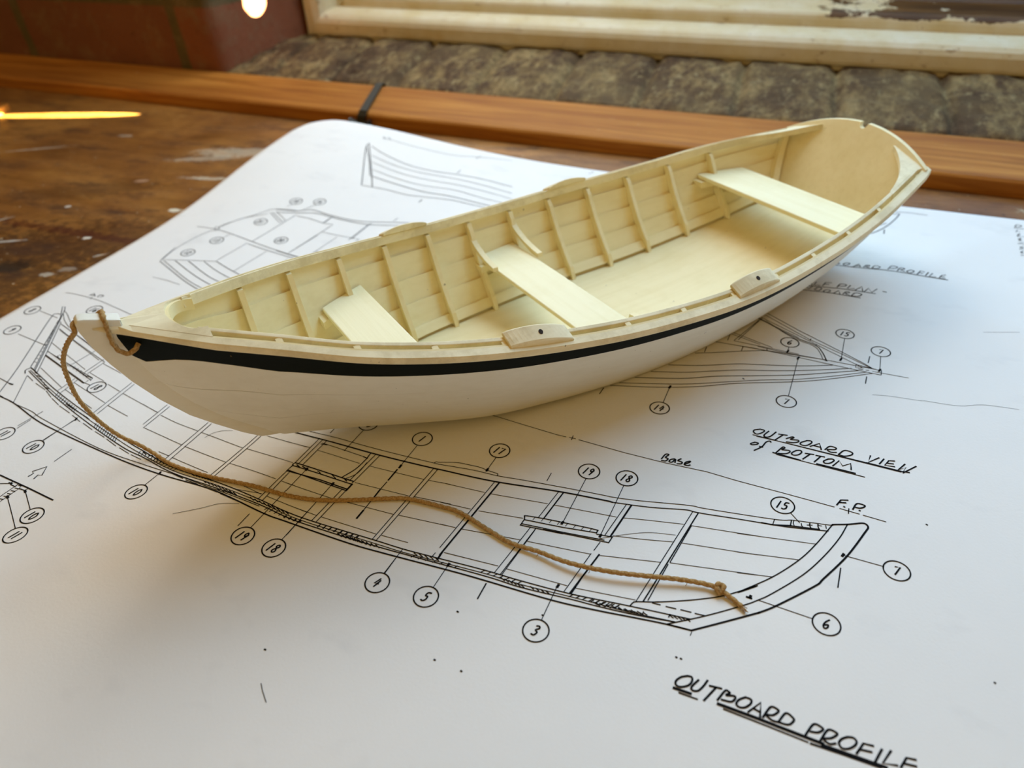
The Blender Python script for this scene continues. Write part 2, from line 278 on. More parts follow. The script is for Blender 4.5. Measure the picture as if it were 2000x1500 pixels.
STROKES = {
 'profile': [
  (26,1,[-18539,18450,-18098,18420,-16457,18423,-14859,18403,-11889,18493,-11622,18505,-10263,18661,-9230,18696,-8253,18813,-6331,19001,-5081,19103,-4711,19129,-3731,19297,-2063,19674,-1421,19725,896,20041,1462,20209,1734,20260,2809,20441]),
  (55,1,[-18450,18153,-17072,18130,-14572,18122,-11748,18219,-11487,18240,-9292,18362,-6751,18709,-5008,18861,-4697,18867]),
  (36,1,[-4697,18867,-3373,19092,-2127,19413,-1833,19423,-1372,19465,-316,19613,901,19762,1498,19853,2696,20116]),
  (26,0,[900,19774,1488,19951]),
  (26,0,[910,20038,879,19766]),
  (36,0,[1468,20211,1457,19939]),
  (50,0,[502,19721,901,19762,1491,19924,2402,20087]),
  (26,1,[1550,20220,1545,20074,1589,19960]),
  (26,1,[1802,20170,1819,20074,1866,20010]),
  (36,1,[2076,20271,2085,20152,2151,20022]),
  (26,0,[1990,20157,2162,20209]),
  (36,1,[2343,20329,2352,20210,2410,20090]),
  (26,0,[2335,20265,2469,20286]),
  (26,0,[2593,20361,2630,20212]),
  (55,1,[2808,20461,2860,20500,3307,20678,3543,20794,3752,20900,3885,20900,3961,20766,3871,20493,3352,19181,2690,17917,2468,17536,1390,16302,901,15839,901,15839,7,15156,-895,14478]),
  (36,1,[2808,20461,2351,19358,1878,18443,1132,17402,186,16401,756,16909,-161,16150,-864,15732,-1576,15379,-2177,15118,-2740,14915,-2847,14814,-2891,14681]),
  (36,1,[3294,20661,3056,19874,2623,18871,2061,17857,1213,16737,835,16331,454,15981,-599,15156,-1649,14437]),
  (50,0,[-895,14478,-1648,14431]),
  (48,1,[-895,14478,-1648,14431,-2759,14294,-3920,14142,-5328,14011,-7780,13961,-9072,13914,-11498,13785,-12933,13744,-15554,13807,-16591,13834,-19112,14084,-21730,14139,-23534,14215,-25524,14393,-28244,14699,-29840,14953,-31854,15475,-32998,15636]),
  (36,1,[-1002,14874,-2891,14681,-4813,14462,-6532,14376,-7957,14351,-10638,14203,-11991,14195,-14690,14169,-15854,14216,-17197,14348,-19670,14523,-21781,14647,-23660,15012,-24841,15260,-27794,16015,-30757,16855,-33598,17825]),
  (26,1,[-1431,14609,-2830,14456,-4000,14395,-4776,14356,-6476,14237,-7900,14225,-10567,14074,-11913,14064,-14607,14051,-15766,14095,-17115,14242,-19543,14376,-21641,14496,-23466,14815,-24791,15083,-27726,15825,-30619,16670,-33452,17652]),
  (36,1,[-1430,14600,-2790,14406,-3972,14305,-4745,14265,-6433,14130,-7857,14131,-11854,13966,-14537,13950,-15691,13993,-17033,14137,-19419,14231,-21536,14383,-23351,14698,-24741,14907,-27693,15667,-30519,16520,-33450,17571]),
  (26,1,[-16979,14067,-19357,14159,-20826,14296,-21495,14339,-23031,14372,-25628,14490,-29484,15080,-30584,15327,-31920,15476,-33063,15687]),
  (30,0,[-7832,14342,-7917,14229]),
  (30,0,[-7602,14349,-7688,14236]),
  (30,0,[-7374,14355,-7460,14242]),
  (30,0,[-7148,14361,-7234,14249]),
  (30,0,[-6922,14368,-7009,14256]),
  (30,0,[-6698,14374,-6785,14262]),
  (30,0,[-6475,14380,-6562,14269]),
  (30,0,[-7198,14270,-7030,14189]),
  (30,0,[-7053,14263,-6885,14183]),
  (30,0,[-6908,14257,-6742,14176]),
  (30,0,[-6763,14250,-6598,14170]),
  (30,0,[-6619,14244,-6455,14164]),
  (30,0,[-6476,14237,-6313,14157]),
  (30,0,[-6142,14275,-6000,14206]),
  (30,0,[-5960,14279,-5819,14210]),
  (30,0,[-5780,14283,-5639,14214]),
  (30,0,[-5600,14286,-5461,14218]),
  (30,0,[-4728,14460,-4826,14337]),
  (30,0,[-4510,14478,-4609,14356]),
  (30,0,[-4294,14497,-4393,14374]),
  (30,0,[-4079,14515,-4178,14393]),
  (30,0,[-3865,14533,-3964,14411]),
  (30,0,[-3651,14551,-3751,14429]),
  (30,0,[-3439,14569,-3539,14447]),
  (30,0,[-3228,14587,-3328,14465]),
  (30,0,[-4022,14420,-3883,14372]),
  (30,0,[-3820,14442,-3682,14394]),
  (30,0,[-3618,14464,-3482,14415]),
  (30,0,[-3418,14485,-3283,14437]),
  (30,0,[-3219,14507,-3084,14459]),
  (30,0,[-3020,14528,-2886,14480]),
  (30,0,[-2822,14550,-2690,14501]),
  (30,0,[-2625,14571,-2494,14523]),
  (30,0,[-2429,14592,-2298,14544]),
  (30,0,[-14300,14122,-14320,13997]),
  (30,0,[-14065,14128,-14086,14002]),
  (30,0,[-13832,14133,-13854,14008]),
  (30,0,[-13599,14139,-13622,14014]),
  (30,0,[-13369,14144,-13392,14020]),
  (30,0,[-13139,14150,-13163,14026]),
  (30,0,[-12911,14155,-12935,14031]),
  (30,0,[-12684,14161,-12709,14037]),
  (30,0,[-13483,14007,-13271,13922]),
  (30,0,[-13304,14006,-13093,13921]),
  (30,0,[-13125,14005,-12916,13920]),
  (30,0,[-12948,14004,-12740,13919]),
  (30,0,[-12771,14003,-12564,13918]),
  (30,0,[-12594,14002,-12389,13918]),
  (30,0,[-12419,14001,-12215,13917]),
  (30,0,[-12244,14000,-12042,13916]),
  (30,0,[-15716,14027,-15752,13927]),
  (30,0,[-15497,14028,-15534,13929]),
  (30,0,[-15279,14030,-15316,13930]),
  (30,0,[-15062,14031,-15100,13932]),
  (30,0,[-10446,14177,-10277,14105]),
  (30,0,[-10245,14194,-10078,14122]),
  (30,0,[-10045,14211,-9879,14139]),
  (30,0,[-9846,14228,-9681,14155]),
  (30,0,[-9648,14244,-9484,14172]),
  (30,0,[-10367,14091,-10449,13975]),
  (30,0,[-10097,14108,-10180,13993]),
  (30,0,[-9830,14125,-9912,14010]),
  (30,0,[-9563,14142,-9647,14028]),
  (30,0,[-9299,14159,-9382,14045]),
  (30,0,[-9036,14176,-9120,14062]),
  (30,0,[-8774,14193,-8859,14079]),
  (30,0,[-17567,14304,-17349,14224]),
  (30,0,[-17356,14293,-17140,14213]),
  (30,0,[-17146,14282,-16932,14203]),
  (30,0,[-16937,14271,-16725,14192]),
  (30,0,[-16730,14260,-16519,14181]),
  (30,0,[-16523,14249,-16314,14171]),
  (30,0,[-16318,14239,-16110,14160]),
  (30,0,[-16114,14228,-15908,14150]),
  (30,0,[-15911,14217,-15706,14139]),
  (30,0,[-16630,14129,-16681,13999]),
  (30,0,[-16406,14117,-16457,13987]),
  (30,0,[-16183,14104,-16235,13975]),
  (30,0,[-15961,14092,-16014,13963]),
  (30,0,[-15741,14080,-15794,13951]),
  (30,0,[-15522,14067,-15576,13940]),
  (30,0,[-15305,14055,-15359,13928]),
  (30,0,[-15088,14043,-15143,13916]),
  (30,0,[-19052,14200,-18885,14144]),
  (30,0,[-18865,14216,-18700,14160]),
  (30,0,[-18680,14231,-18515,14175]),
  (30,0,[-18495,14246,-18331,14190]),
  (30,0,[-18311,14261,-18148,14206]),
  (30,0,[-14297,14145,-14346,14008]),
  (30,0,[-14069,14145,-14118,14009]),
  (30,0,[-13842,14145,-13892,14009]),
  (30,0,[-13616,14145,-13667,14010]),
  (30,0,[-13391,14145,-13443,14010]),
  (30,0,[-13168,14145,-13220,14010]),
  (30,0,[-12946,14145,-12998,14011]),
  (30,0,[-12725,14145,-12778,14011]),
  (30,0,[-13458,13996,-13247,13910]),
  (30,0,[-13261,14000,-13051,13914]),
  (30,0,[-13065,14004,-12856,13918]),
  (30,0,[-12870,14007,-12662,13922]),
  (30,0,[-12675,14011,-12470,13926]),
  (30,0,[-12482,14015,-12277,13930]),
  (30,0,[-12289,14018,-12086,13934]),
  (30,0,[-12098,14022,-11896,13938]),
  (30,0,[-11907,14026,-11707,13942]),
  (30,0,[-20711,14584,-20486,14518]),
  (30,0,[-20562,14581,-20338,14515]),
  (30,0,[-20414,14577,-20191,14511]),
  (30,0,[-20266,14574,-20044,14508]),
  (30,0,[-20119,14570,-19898,14504]),
  (30,0,[-19972,14567,-19752,14501]),
  (30,0,[-19826,14563,-19607,14498]),
  (30,0,[-19932,14403,-19697,14320]),
  (30,0,[-19730,14387,-19496,14304]),
  (30,0,[-19528,14370,-19296,14288]),
  (30,0,[-19327,14354,-19097,14272]),
  (30,0,[-19128,14338,-18899,14256]),
  (30,0,[-18930,14322,-18703,14240]),
  (30,0,[-18732,14306,-18507,14225]),
  (30,0,[-18536,14290,-18312,14209]),
  (30,0,[-18341,14274,-18118,14193]),
  (30,0,[-22988,14777,-23050,14661]),
  (30,0,[-22801,14754,-22863,14637]),
  (30,0,[-22614,14730,-22677,14614]),
  (30,0,[-22429,14707,-22492,14591]),
  (30,0,[-22245,14683,-22308,14568]),
  (30,0,[-22061,14660,-22125,14545]),
  (30,0,[-21879,14637,-21943,14522]),
  (30,0,[-21697,14614,-21761,14500]),
  (30,0,[-21517,14591,-21581,14477]),
  (30,0,[-23621,14972,-23406,14890]),
  (30,0,[-23369,14951,-23156,14869]),
  (30,0,[-23118,14931,-22907,14849]),
  (30,0,[-22869,14910,-22660,14828]),
  (30,0,[-22622,14889,-22414,14808]),
  (30,0,[-22376,14869,-22170,14788]),
  (30,0,[-30551,16740,-30455,16496]),
  (30,0,[-30347,16678,-30253,16435]),
  (30,0,[-30145,16616,-30052,16374]),
  (30,0,[-29944,16554,-29853,16314]),
  (30,0,[-29745,16493,-29655,16254]),
  (30,0,[-29546,16432,-29458,16194]),
  (30,0,[-29349,16372,-29262,16134]),
  (30,0,[-29153,16312,-29068,16076]),
  (30,0,[-28959,16252,-28875,16017]),
  (30,0,[-28766,16193,-28683,15959]),
  (30,0,[-27031,15693,-26904,15448]),
  (30,0,[-26864,15653,-26739,15408]),
  (30,0,[-26698,15612,-26574,15369]),
  (30,0,[-26533,15572,-26411,15329]),
  (30,0,[-26369,15532,-26248,15290]),
  (30,0,[-26206,15492,-26086,15251]),
  (30,0,[-26044,15453,-25925,15213]),
  (30,0,[-25882,15413,-25765,15174]),
  (30,0,[-25722,15374,-25606,15136]),
  (30,0,[-25562,15335,-25447,15098]),
  (30,0,[-25403,15296,-25290,15060]),
  (30,0,[-29515,16283,-29180,16178]),
  (30,0,[-29276,16227,-28943,16123]),
  (30,0,[-29039,16172,-28709,16068]),
  (30,0,[-28803,16116,-28476,16014]),
  (30,0,[-28569,16062,-28244,15960]),
  (30,0,[-28337,16007,-28014,15906]),
  (30,0,[-28106,15953,-27786,15852]),
  (30,0,[-27877,15899,-27559,15799]),
  (30,0,[-33086,17597,-32821,17539]),
  (30,0,[-32756,17452,-32493,17394]),
  (30,0,[-32429,17308,-32169,17252]),
  (30,0,[-32106,17166,-31849,17111]),
  (30,0,[-31788,17026,-31533,16971]),
  (30,0,[-31472,16888,-31220,16834]),
  (30,0,[-23762,14953,-23694,14788]),
  (30,0,[-23578,14934,-23511,14770]),
  (30,0,[-23394,14916,-23328,14752]),
  (30,0,[-23211,14897,-23146,14734]),
  (30,0,[-23029,14879,-22966,14716]),
  (30,0,[-22848,14861,-22786,14698]),
  (30,0,[-22668,14843,-22606,14681]),
  (30,0,[-22489,14824,-22428,14663]),
  (30,0,[-22311,14806,-22251,14645]),
  (30,0,[-4033,14501,-4108,14388]),
  (30,0,[-3868,14519,-3943,14406]),
  (30,0,[-3704,14537,-3779,14425]),
  (30,0,[-3541,14555,-3616,14443]),
  (30,0,[-3378,14573,-3454,14461]),
  (30,0,[-3216,14591,-3291,14479]),
  (30,0,[-3917,14393,-3784,14359]),
  (30,0,[-3742,14413,-3610,14379]),
  (30,0,[-3568,14433,-3437,14399]),
  (30,0,[-3395,14453,-3264,14419]),
  (30,0,[-3222,14472,-3092,14439]),
  (30,0,[-3050,14492,-2921,14459]),
  (30,0,[-2879,14512,-2750,14478]),
  (30,0,[-2708,14531,-2580,14498]),
  (30,0,[-2537,14551,-2410,14518]),
  (30,0,[-1639,14787,-1509,14724]),
  (30,0,[-1510,14802,-1380,14738]),
  (30,0,[-1381,14816,-1251,14752]),
  (30,0,[-1252,14830,-1123,14767]),
  (30,0,[-1123,14844,-995,14781]),
  (26,0,[-2441,14637,-2442,14538]),
  (36,0,[-1640,14826,-1655,14707]),
  (26,0,[-1859,19403,-2763,14903]),
  (26,0,[-4186,18923,-4498,17222]),
  (26,0,[-4696,16286,-5046,14443]),
  (26,0,[-4558,16882,-4648,16458]),
  (26,0,[-6736,18669,-6980,17234]),
  (26,0,[-7079,16673,-7477,14395]),
  (26,0,[-9204,18380,-9709,14707]),
  (26,0,[-9747,14438,-9779,14253]),
  (26,0,[-11768,18187,-12149,14177]),
  (26,0,[-11590,18193,-11987,14176]),
  (26,0,[-14338,18118,-14528,16522]),
  (26,0,[-14156,18132,-14348,16444]),
  (26,0,[-14551,15920,-14716,14181]),
  (26,0,[-14371,15939,-14526,14166]),
  (26,0,[-17066,18122,-17112,16471]),
  (26,0,[-16885,18094,-16949,16530]),
  (26,0,[-16684,18095,-16755,16524]),
  (26,0,[-17133,16012,-17242,14332]),
  (26,0,[-16998,15987,-17044,14323]),
  (26,0,[-19714,17447,-19889,14589]),
  (26,0,[-19547,17479,-19701,14560]),
  (26,0,[-22340,17422,-22408,14857]),
  (26,0,[-22145,17404,-22188,14807]),
  (26,0,[-24981,17784,-24984,16360]),
  (26,0,[-24786,17728,-24793,16166]),
  (26,0,[-27841,18550,-27749,16198]),
  (26,0,[-27628,18490,-27523,16217]),
  (26,0,[-30687,19581,-30709,18449]),
  (26,0,[-30448,19406,-30481,18387]),
  (26,0,[-30744,17876,-30727,16832]),
  (26,0,[-30527,17849,-30450,16798]),
  (40,0,[-1657,19426,-2546,14995]),
  (30,0,[-1764,18725,-2099,16862]),
  (30,0,[-2143,16752,-2412,15097]),
  (55,0,[-3998,18970,-4297,17248]),
  (50,0,[-4424,16350,-4843,14468]),
  (30,0,[-4597,15611,-4795,14452]),
  (45,0,[-6549,18692,-6781,17252]),
  (30,0,[-6880,16685,-7262,14384]),
  (25,0,[-6886,16580,-7210,14403]),
  (55,0,[-9019,18381,-9559,14412]),
  (60,0,[-9538,14516,-9548,14205]),
  (20,1,[-1766,18733,467,19049]),
  (20,1,[-209,18929,2350,19366]),
  (20,1,[-1906,17831,581,18201]),
  (20,1,[-78,18088,1876,18461]),
  (20,1,[-2093,16838,697,17345]),
  (20,1,[60,17203,1129,17429]),
  (20,1,[-4079,18264,-3429,18420,-2036,18707]),
  (20,1,[-4215,17321,-3198,17527,-2220,17772]),
  (20,1,[-4426,16311,-2393,16751]),
  (20,1,[-4736,14734,-2794,14969]),
  (20,1,[-6627,18003,-4354,18215]),
  (20,1,[-6938,16036,-4717,16260]),
  (20,1,[-7158,14669,-5032,14728]),
  (20,1,[-9077,17719,-6906,17977]),
  (20,1,[-9151,16764,-7490,16990]),
  (20,1,[-9335,15754,-7222,16010]),
  (20,1,[-9474,14560,-7479,14678]),
  (20,1,[-11651,17548,-10744,17642]),
  (20,1,[-11166,17607,-9342,17704]),
  (20,1,[-11737,16583,-10284,16712]),
  (20,1,[-10688,16666,-9473,16741]),
  (20,1,[-11840,15545,-9792,15717]),
  (20,1,[-10194,15694,-9601,15730]),
  (20,1,[-11922,14476,-10874,14511]),
  (20,1,[-9426,14558,-7479,14678]),
  (20,1,[-14219,17446,-11856,17531]),
  (20,1,[-14275,16446,-11978,16540]),
  (20,1,[-13985,15439,-12046,15513]),
  (20,1,[-14478,14463,-12151,14461]),
  (20,1,[-16686,17478,-14683,17429]),
  (20,1,[-16756,15444,-14637,15404]),
  (20,1,[-16081,14524,-14712,14463]),
  (20,1,[-18443,14423,-17273,14619]),
  (20,1,[-19315,17562,-17244,17500]),
  (20,1,[-18280,17520,-17110,17511]),
  (20,1,[-19586,16590,-17204,16488]),
  (20,1,[-19638,15604,-17264,15474]),
  (20,1,[-18959,14783,-17289,14590]),
  (20,1,[-17039,14590,-15115,14467]),
  (20,1,[-17000,15460,-15785,15421]),
  (20,1,[-22181,16804,-21018,16700,-19809,16580]),
  (20,1,[-22201,15836,-19830,15611]),
  (20,1,[-22212,15111,-20116,14851]),
  (20,1,[-24704,17115,-23683,16942,-22398,16823]),
  (20,1,[-24741,16185,-22408,15870]),
  (20,1,[-22995,15198,-22415,15142]),
  (20,1,[-26056,17453,-25040,17220]),
  (20,1,[-27604,17768,-25024,17228]),
  (20,1,[-27533,16832,-26074,16551]),
  (20,1,[-28830,18068,-27875,17836]),
  (20,1,[-30421,18479,-29228,18201]),
  (20,1,[-30394,19278,-28929,18964]),
  (20,1,[-30487,17622,-29388,17337,-27847,16942]),
  (20,1,[-30441,17066,-28085,16418]),
  (20,1,[-34497,19803,-30878,18604]),
  (20,1,[-34000,19153,-31893,18539]),
  (20,1,[-35142,20845,-30868,19444]),
  (20,1,[-35487,21276,-32480,20377]),
  (20,1,[-33113,17970,-30792,17143]),
  (36,1,[-7429,16983,-7461,17078,-7438,17142,-6820,17230,-6061,17300,-4892,17381,-4802,17333,-4800,17232]),
  (36,0,[-7415,16946,-5984,17079,-4806,17250]),
  (36,0,[-7422,16964,-7455,16650]),
  (36,0,[-7419,16734,-5908,16862,-4452,17021]),
  (36,0,[-7455,16650,-5885,16797,-6637,16744,-4287,16965]),
  (36,0,[-4773,17192,-4225,17255]),
  (36,0,[-4225,17255,-4271,16960]),
  (20,0,[-7091,17193,-7126,17053]),
  (20,0,[-6789,17220,-6825,17080]),
  (20,0,[-6488,17247,-6525,17107]),
  (20,0,[-6190,17273,-6227,17134]),
  (20,0,[-5893,17299,-5931,17161]),
  (20,0,[-5598,17326,-5637,17187]),
  (20,0,[-5304,17352,-5344,17213]),
  (20,0,[-5012,17378,-5053,17240]),
  (45,0,[-17102,16348,-17144,16434,-17109,16522,-16359,16518,-15577,16505,-14388,16477]),
  (40,0,[-17102,16348,-15858,16353,-14362,16319,-14374,16467]),
  (45,0,[-17102,16348,-17149,16006,-15672,16080,-14381,16029]),
  (40,0,[-17131,16062,-14367,15950]),
  (60,0,[-14332,16330,-14362,15942]),
  (40,0,[-16974,16445,-16779,16365]),
  (40,0,[-16699,16444,-16369,16365]),
  (30,1,[-16001,16449,-15883,16418,-15770,16336]),
  (30,0,[-15355,16487,-15045,16333]),
  (40,0,[-14809,16492,-14615,16394]),
  (36,1,[-14569,18086,-14567,17674,-14659,17086,-14911,16503]),
  (26,1,[-14428,17572,-14436,17093,-14513,16794,-14718,16525]),
  (26,0,[-16772,17928,-14657,17821]),
  (36,0,[-16785,17858,-16514,17902]),
  (36,0,[-14728,17811,-14530,17800]),
  (30,0,[-33147,19136,-33202,19010,-33013,18916,-30422,18227,-29941,18198,-29880,18004]),
  (30,0,[-33863,18889,-30327,17867,-29974,17749,-30003,17981]),
  (30,0,[-33774,18813,-30027,17730]),
  (25,0,[-34048,19150,-32400,18759,-29941,18198]),
  (25,0,[-31728,18579,-29934,18054]),
  (20,0,[-31894,18727,-31787,18507]),
  (20,0,[-31584,18646,-31478,18427]),
  (20,0,[-31276,18565,-31173,18348]),
  (20,0,[-30971,18486,-30870,18270]),
  (20,0,[-30669,18407,-30570,18192]),
  (20,0,[-30369,18328,-30272,18115]),
  (20,0,[-30072,18251,-29977,18039]),
  (35,0,[-33670,17852,-36058,21716,-36924,22627,-36746,22648,-36459,22334,-33172,17668]),
  (30,0,[-33328,17766,-35927,21452,-35672,21416,-32933,17600]),
  (45,1,[-33598,17825,-33675,17574,-33455,17367]),
  (50,0,[-33581,17811,-33073,17652]),
  (20,0,[-35868,21289,-35677,21257]),
  (20,0,[-35673,20993,-35484,20962]),
  (20,0,[-35481,20701,-35294,20671]),
  (20,0,[-35292,20414,-35107,20384]),
  (20,0,[-35106,20130,-34922,20101]),
  (20,0,[-34922,19850,-34740,19822]),
  (20,0,[-34740,19574,-34560,19547]),
  (20,0,[-34561,19302,-34382,19276]),
  (20,0,[-34385,19034,-34207,19008]),
  (20,0,[-34211,18769,-34035,18744]),
  (20,0,[-34039,18508,-33864,18483]),
  (20,0,[-33869,18250,-33696,18226]),
  (35,1,[-33294,15868,-34183,17519,-35648,19945,-36627,21647,-36637,21957,-36335,21996]),
  (25,0,[-33190,17260,-31920,15476]),
  (25,1,[-36459,22334,-35991,22112,-35231,21627,-34753,21426]),
  (25,1,[-36313,22129,-35638,21611,-34802,21170]),
  (30,1,[-35523,21285,-33356,20614,-30157,19537]),
  (25,1,[-35219,20909,-33319,20287,-30492,19421]),
  (25,0,[-33163,17269,-32539,17044]),
  (25,0,[-32239,16955,-31368,16734]),
  (25,0,[-31236,16686,-30601,16399]),
  (25,0,[-30473,16352,-29778,16100]),
  (25,0,[-29654,16055,-28791,15833]),
  (25,0,[-28525,15755,-27826,15535]),
  (25,0,[-27577,15498,-26849,15303]),
  (25,0,[-26632,15258,-25933,15106]),
  (25,0,[-25745,15054,-25007,14849]),
  (25,0,[-24778,14816,-24118,14673]),
  (25,0,[-23969,14651,-23357,14574]),
  (30,0,[-21453,14339,-20824,14248]),
  (30,0,[-20648,14214,-19973,14147]),
  (30,0,[-19802,14115,-18946,14052]),
  (30,0,[-18750,14031,-17888,13958]),
  (35,0,[-2253,15049,-2005,15066]),
  (35,0,[-1822,15069,-1513,15093]),
  (35,0,[-1361,15112,-1042,15134]),
  (35,0,[-914,15134,-612,15158]),
  (26,1,[-11874,18499,-11874,18549,-11830,18591,-11680,18619,-11059,18830,-10611,18872,-10089,18897,-9710,18837,-9315,18810,-9252,18761,-9242,18682]),
  (26,0,[-7334,19546,-7344,19088]),
  (26,0,[-16837,19031,-16842,18606]),
  (40,0,[-7558,13865,-7573,13213]),
  (26,0,[-17075,13612,-17101,12991]),
  (26,0,[-26644,14032,-26713,13228]),
  (35,0,[3184,18577,3146,17730]),
  (20,0,[-874,14434,-894,14287]),
  (25,0,[-6956,21761,-5003,21636,-3355,21603,-1784,21652]),
  (25,0,[-1784,21652,-620,21553]),
  (25,0,[-620,21553,1161,21475,2820,21384]),
  (26,0,[-7836,21753,-7499,21754]),
  (26,0,[-7363,21770,-7100,21773]),
  (26,0,[-7248,21920,-7232,21645]),
  (25,0,[-11202,22039,-7844,21750]),
  (25,0,[3000,21374,3656,21324]),
  (25,0,[3778,21315,4526,21252]),
  (30,0,[3302,21476,3300,21222]),
  (22,1,[-38061,23839,-37657,23876,-36894,23871,-35441,23789,-34134,23582,-32523,23274]),
  (25,0,[-36139,23979,-36051,23726]),
  (60,0,[-13058,17893,-13076,17761]),
  (50,0,[-13091,17657,-13124,17010]),
  (30,0,[-13128,16904,-13161,16453]),
  (50,0,[-13161,16453,-13166,15990]),
  (30,0,[-13173,15783,-13190,15287]),
  (60,0,[-13190,15287,-13211,14866]),
  (50,0,[-28163,11844,-26369,11710,-24854,11565]),
  (30,0,[-27709,11488,-27302,11646]),
  (60,0,[-27400,11650,-27230,11663]),
  (35,0,[-27340,11770,-27252,11606,-26944,11582,-26970,11733]),
  (35,0,[-26711,11561,-26373,11564,-26372,11694]),
  (25,0,[-26970,11733,-27040,10963]),
  (25,0,[-26790,11726,-26711,11561,-26797,10772]),
  (30,0,[-26938,10883,-26766,10909]),
  (30,0,[-26929,11042,-26756,11068]),
  (30,0,[-26920,11202,-26746,11227]),
  (30,0,[-26911,11363,-26736,11388]),
  (30,0,[-26901,11525,-26726,11550]),
  (30,0,[-26892,11688,-26716,11714]),
  (25,0,[-26353,11548,-25308,10908]),
  (80,0,[-26401,11569,-26286,11501]),
  (25,0,[-26753,11069,-24900,9958]),
  (90,0,[-26804,11088,-26686,11037]),
  (30,0,[-34301,16658,-33370,16500]),
  (70,0,[-33438,16506,-33230,16504]),
  (40,0,[-26633,12176,-26660,12391,-26488,12429,-26736,12887,-27067,12460,-26915,12399,-26965,12195]),
  (15,1,[-19698,12533,-18963,13113,-18412,13607,-17749,13882]),
  (15,1,[-21776,16567,-21629,16956,-21316,17210,-20953,17352]),
  (15,1,[-4631,17024,-3854,17513,-3075,17903,-2195,18109]),
 ],
 'bottom_view': [
  (30,0,[-1266,34213,504,32965,2426,31769,3505,31065,3888,30762]),
  (25,0,[-1273,33962,1087,32292,2436,31595,3889,30749]),
  (25,0,[-1432,33661,943,32243,3168,30881,4192,30735]),
  (40,1,[-1497,33557,184,32396,1338,31899,1660,31469,1833,31036,1925,30722]),
  (25,1,[-1079,33374,195,32287,1273,31804,1600,31307,1761,30803]),
  (25,0,[1113,32413,1093,32220]),
  (25,0,[1404,31995,1362,31834]),
  (30,0,[1761,30803,1959,30734]),
  (28,0,[-3150,30700,-1112,30712,1778,30809,4226,30747]),
  (28,0,[-1142,30937,-19,30819,1778,30809]),
  (28,0,[-1114,30729,654,30628,1939,30521,4198,30377]),
  (30,0,[4226,30727,4215,30383]),
  (25,0,[3167,30914,3162,30609,3483,30688]),
  (25,0,[3167,30914,3415,30697]),
  (30,0,[3283,30551,3471,30550]),
  (30,0,[3589,30545,3707,30586]),
  (22,0,[3860,30553,5320,30543]),
  (35,0,[3719,31744,3666,31176]),
  (35,0,[3638,30052,3604,29516]),
  (32,1,[-3773,29434,-3023,29738,-1754,30310,-873,30659,-652,30735]),
  (28,0,[-3379,30113,-3388,29657]),
  (28,0,[-1786,30679,-1801,30312]),
  (28,0,[-712,30849,-696,30720]),
  (28,0,[-1484,33460,567,32301]),
  (25,0,[-1295,33524,-2081,31207]),
  (25,0,[-1411,33282,-2255,31100]),
  (25,0,[-2386,31768,-506,31056]),
  (25,0,[-2487,31637,-1075,31134]),
  (25,0,[-2248,31056,701,30890]),
  (25,0,[-3051,30687,-1302,30737,725,30635]),
  (25,0,[-2525,31576,-2551,30999]),
  (32,1,[-4723,28097,-3271,28558,-1814,29193,-939,29437,723,29909,2186,30472]),
  (32,1,[-5344,27328,-3859,27788,-2756,28272,-1738,28711,-449,29118,758,29539,1837,29981,2978,30492]),
  (35,1,[-5925,26651,-3932,27266,-2515,27942,-823,28574,791,29200,2189,29872,3288,30420]),
  (28,1,[-6462,26030,-3843,26852,-2019,27668,-527,28336,824,28860,2207,29584,3594,30395]),
  (30,1,[-6794,25712,-4891,26245,-3215,26873,-1581,27702,840,28686,2219,29394,3864,30391]),
  (35,0,[-7017,25434,-7060,24961]),
 ],
 'half_plan': [
  (35,1,[-35444,28437,-32470,27169,-30430,26473]),
  (30,1,[-35301,28590,-32353,27308,-30179,26652]),
  (35,1,[-34615,28811,-32200,27815,-29983,27102]),
  (35,1,[-33835,29064,-31451,28060,-29616,27565]),
  (30,1,[-32912,29363,-31427,28737,-29323,28056]),
  (35,1,[-32281,29675,-30969,29200,-29057,28594]),
  (25,0,[-35363,28657,-32267,29658]),
  (30,1,[-35458,28486,-35677,30007,-35575,31504,-35231,32638,-34889,32860]),
  (25,0,[-35541,28675,-35835,30180]),
  (35,1,[-36578,32967,-35249,32976,-33941,32819,-31869,32465]),
  (35,0,[-31869,32465,-29041,31984,-26403,31590]),
  (35,0,[-31857,32129,-30185,31889,-26970,31405]),
  (30,1,[-35280,33252,-35032,33273,-34860,32984,-35132,32955,-35280,33252]),
  (30,1,[-35009,33165,-34620,34321,-33992,35216,-33310,36431]),
  (30,1,[-35091,33426,-34308,34767,-33148,35848]),
  (30,1,[-33310,36431,-32504,36773,-31465,36966]),
  (25,0,[-31978,32203,-32304,29775]),
  (25,0,[-30215,31768,-30516,29087]),
  (25,0,[-28363,31383,-28665,29281]),
  (30,0,[-31819,32481,-31343,36417]),
  (30,0,[-28798,32063,-28467,34618]),
  (25,0,[-27406,31694,-27258,32842]),
  (30,0,[-33093,36041,-31738,35163,-31555,35577,-32741,36280]),
  (30,0,[-32969,36142,-31685,35356]),
  (25,0,[-33805,32179,-33691,32671]),
  (45,1,[-32995,36541,-31621,36911,-30678,37427,-29285,37257,-27042,37176,-24911,37703,-23054,38133,-21637,38231]),
  (45,1,[-32760,36215,-31300,36728,-30159,37131,-28482,36990,-26286,36943,-24425,37376,-22955,37616]),
  (30,0,[-31224,36340,-30284,36370,-29135,36167,-28342,36196,-28798,32063]),
  (30,0,[-28990,36997,-29103,36118]),
  (30,0,[-28963,37248,-29014,36268]),
  (30,0,[-26164,37044,-26230,34711]),
  (30,0,[-26072,37196,-26124,34920]),
  (25,0,[-23641,37574,-23745,36696]),
  (25,1,[-28423,35101,-26904,35014,-25698,35000]),
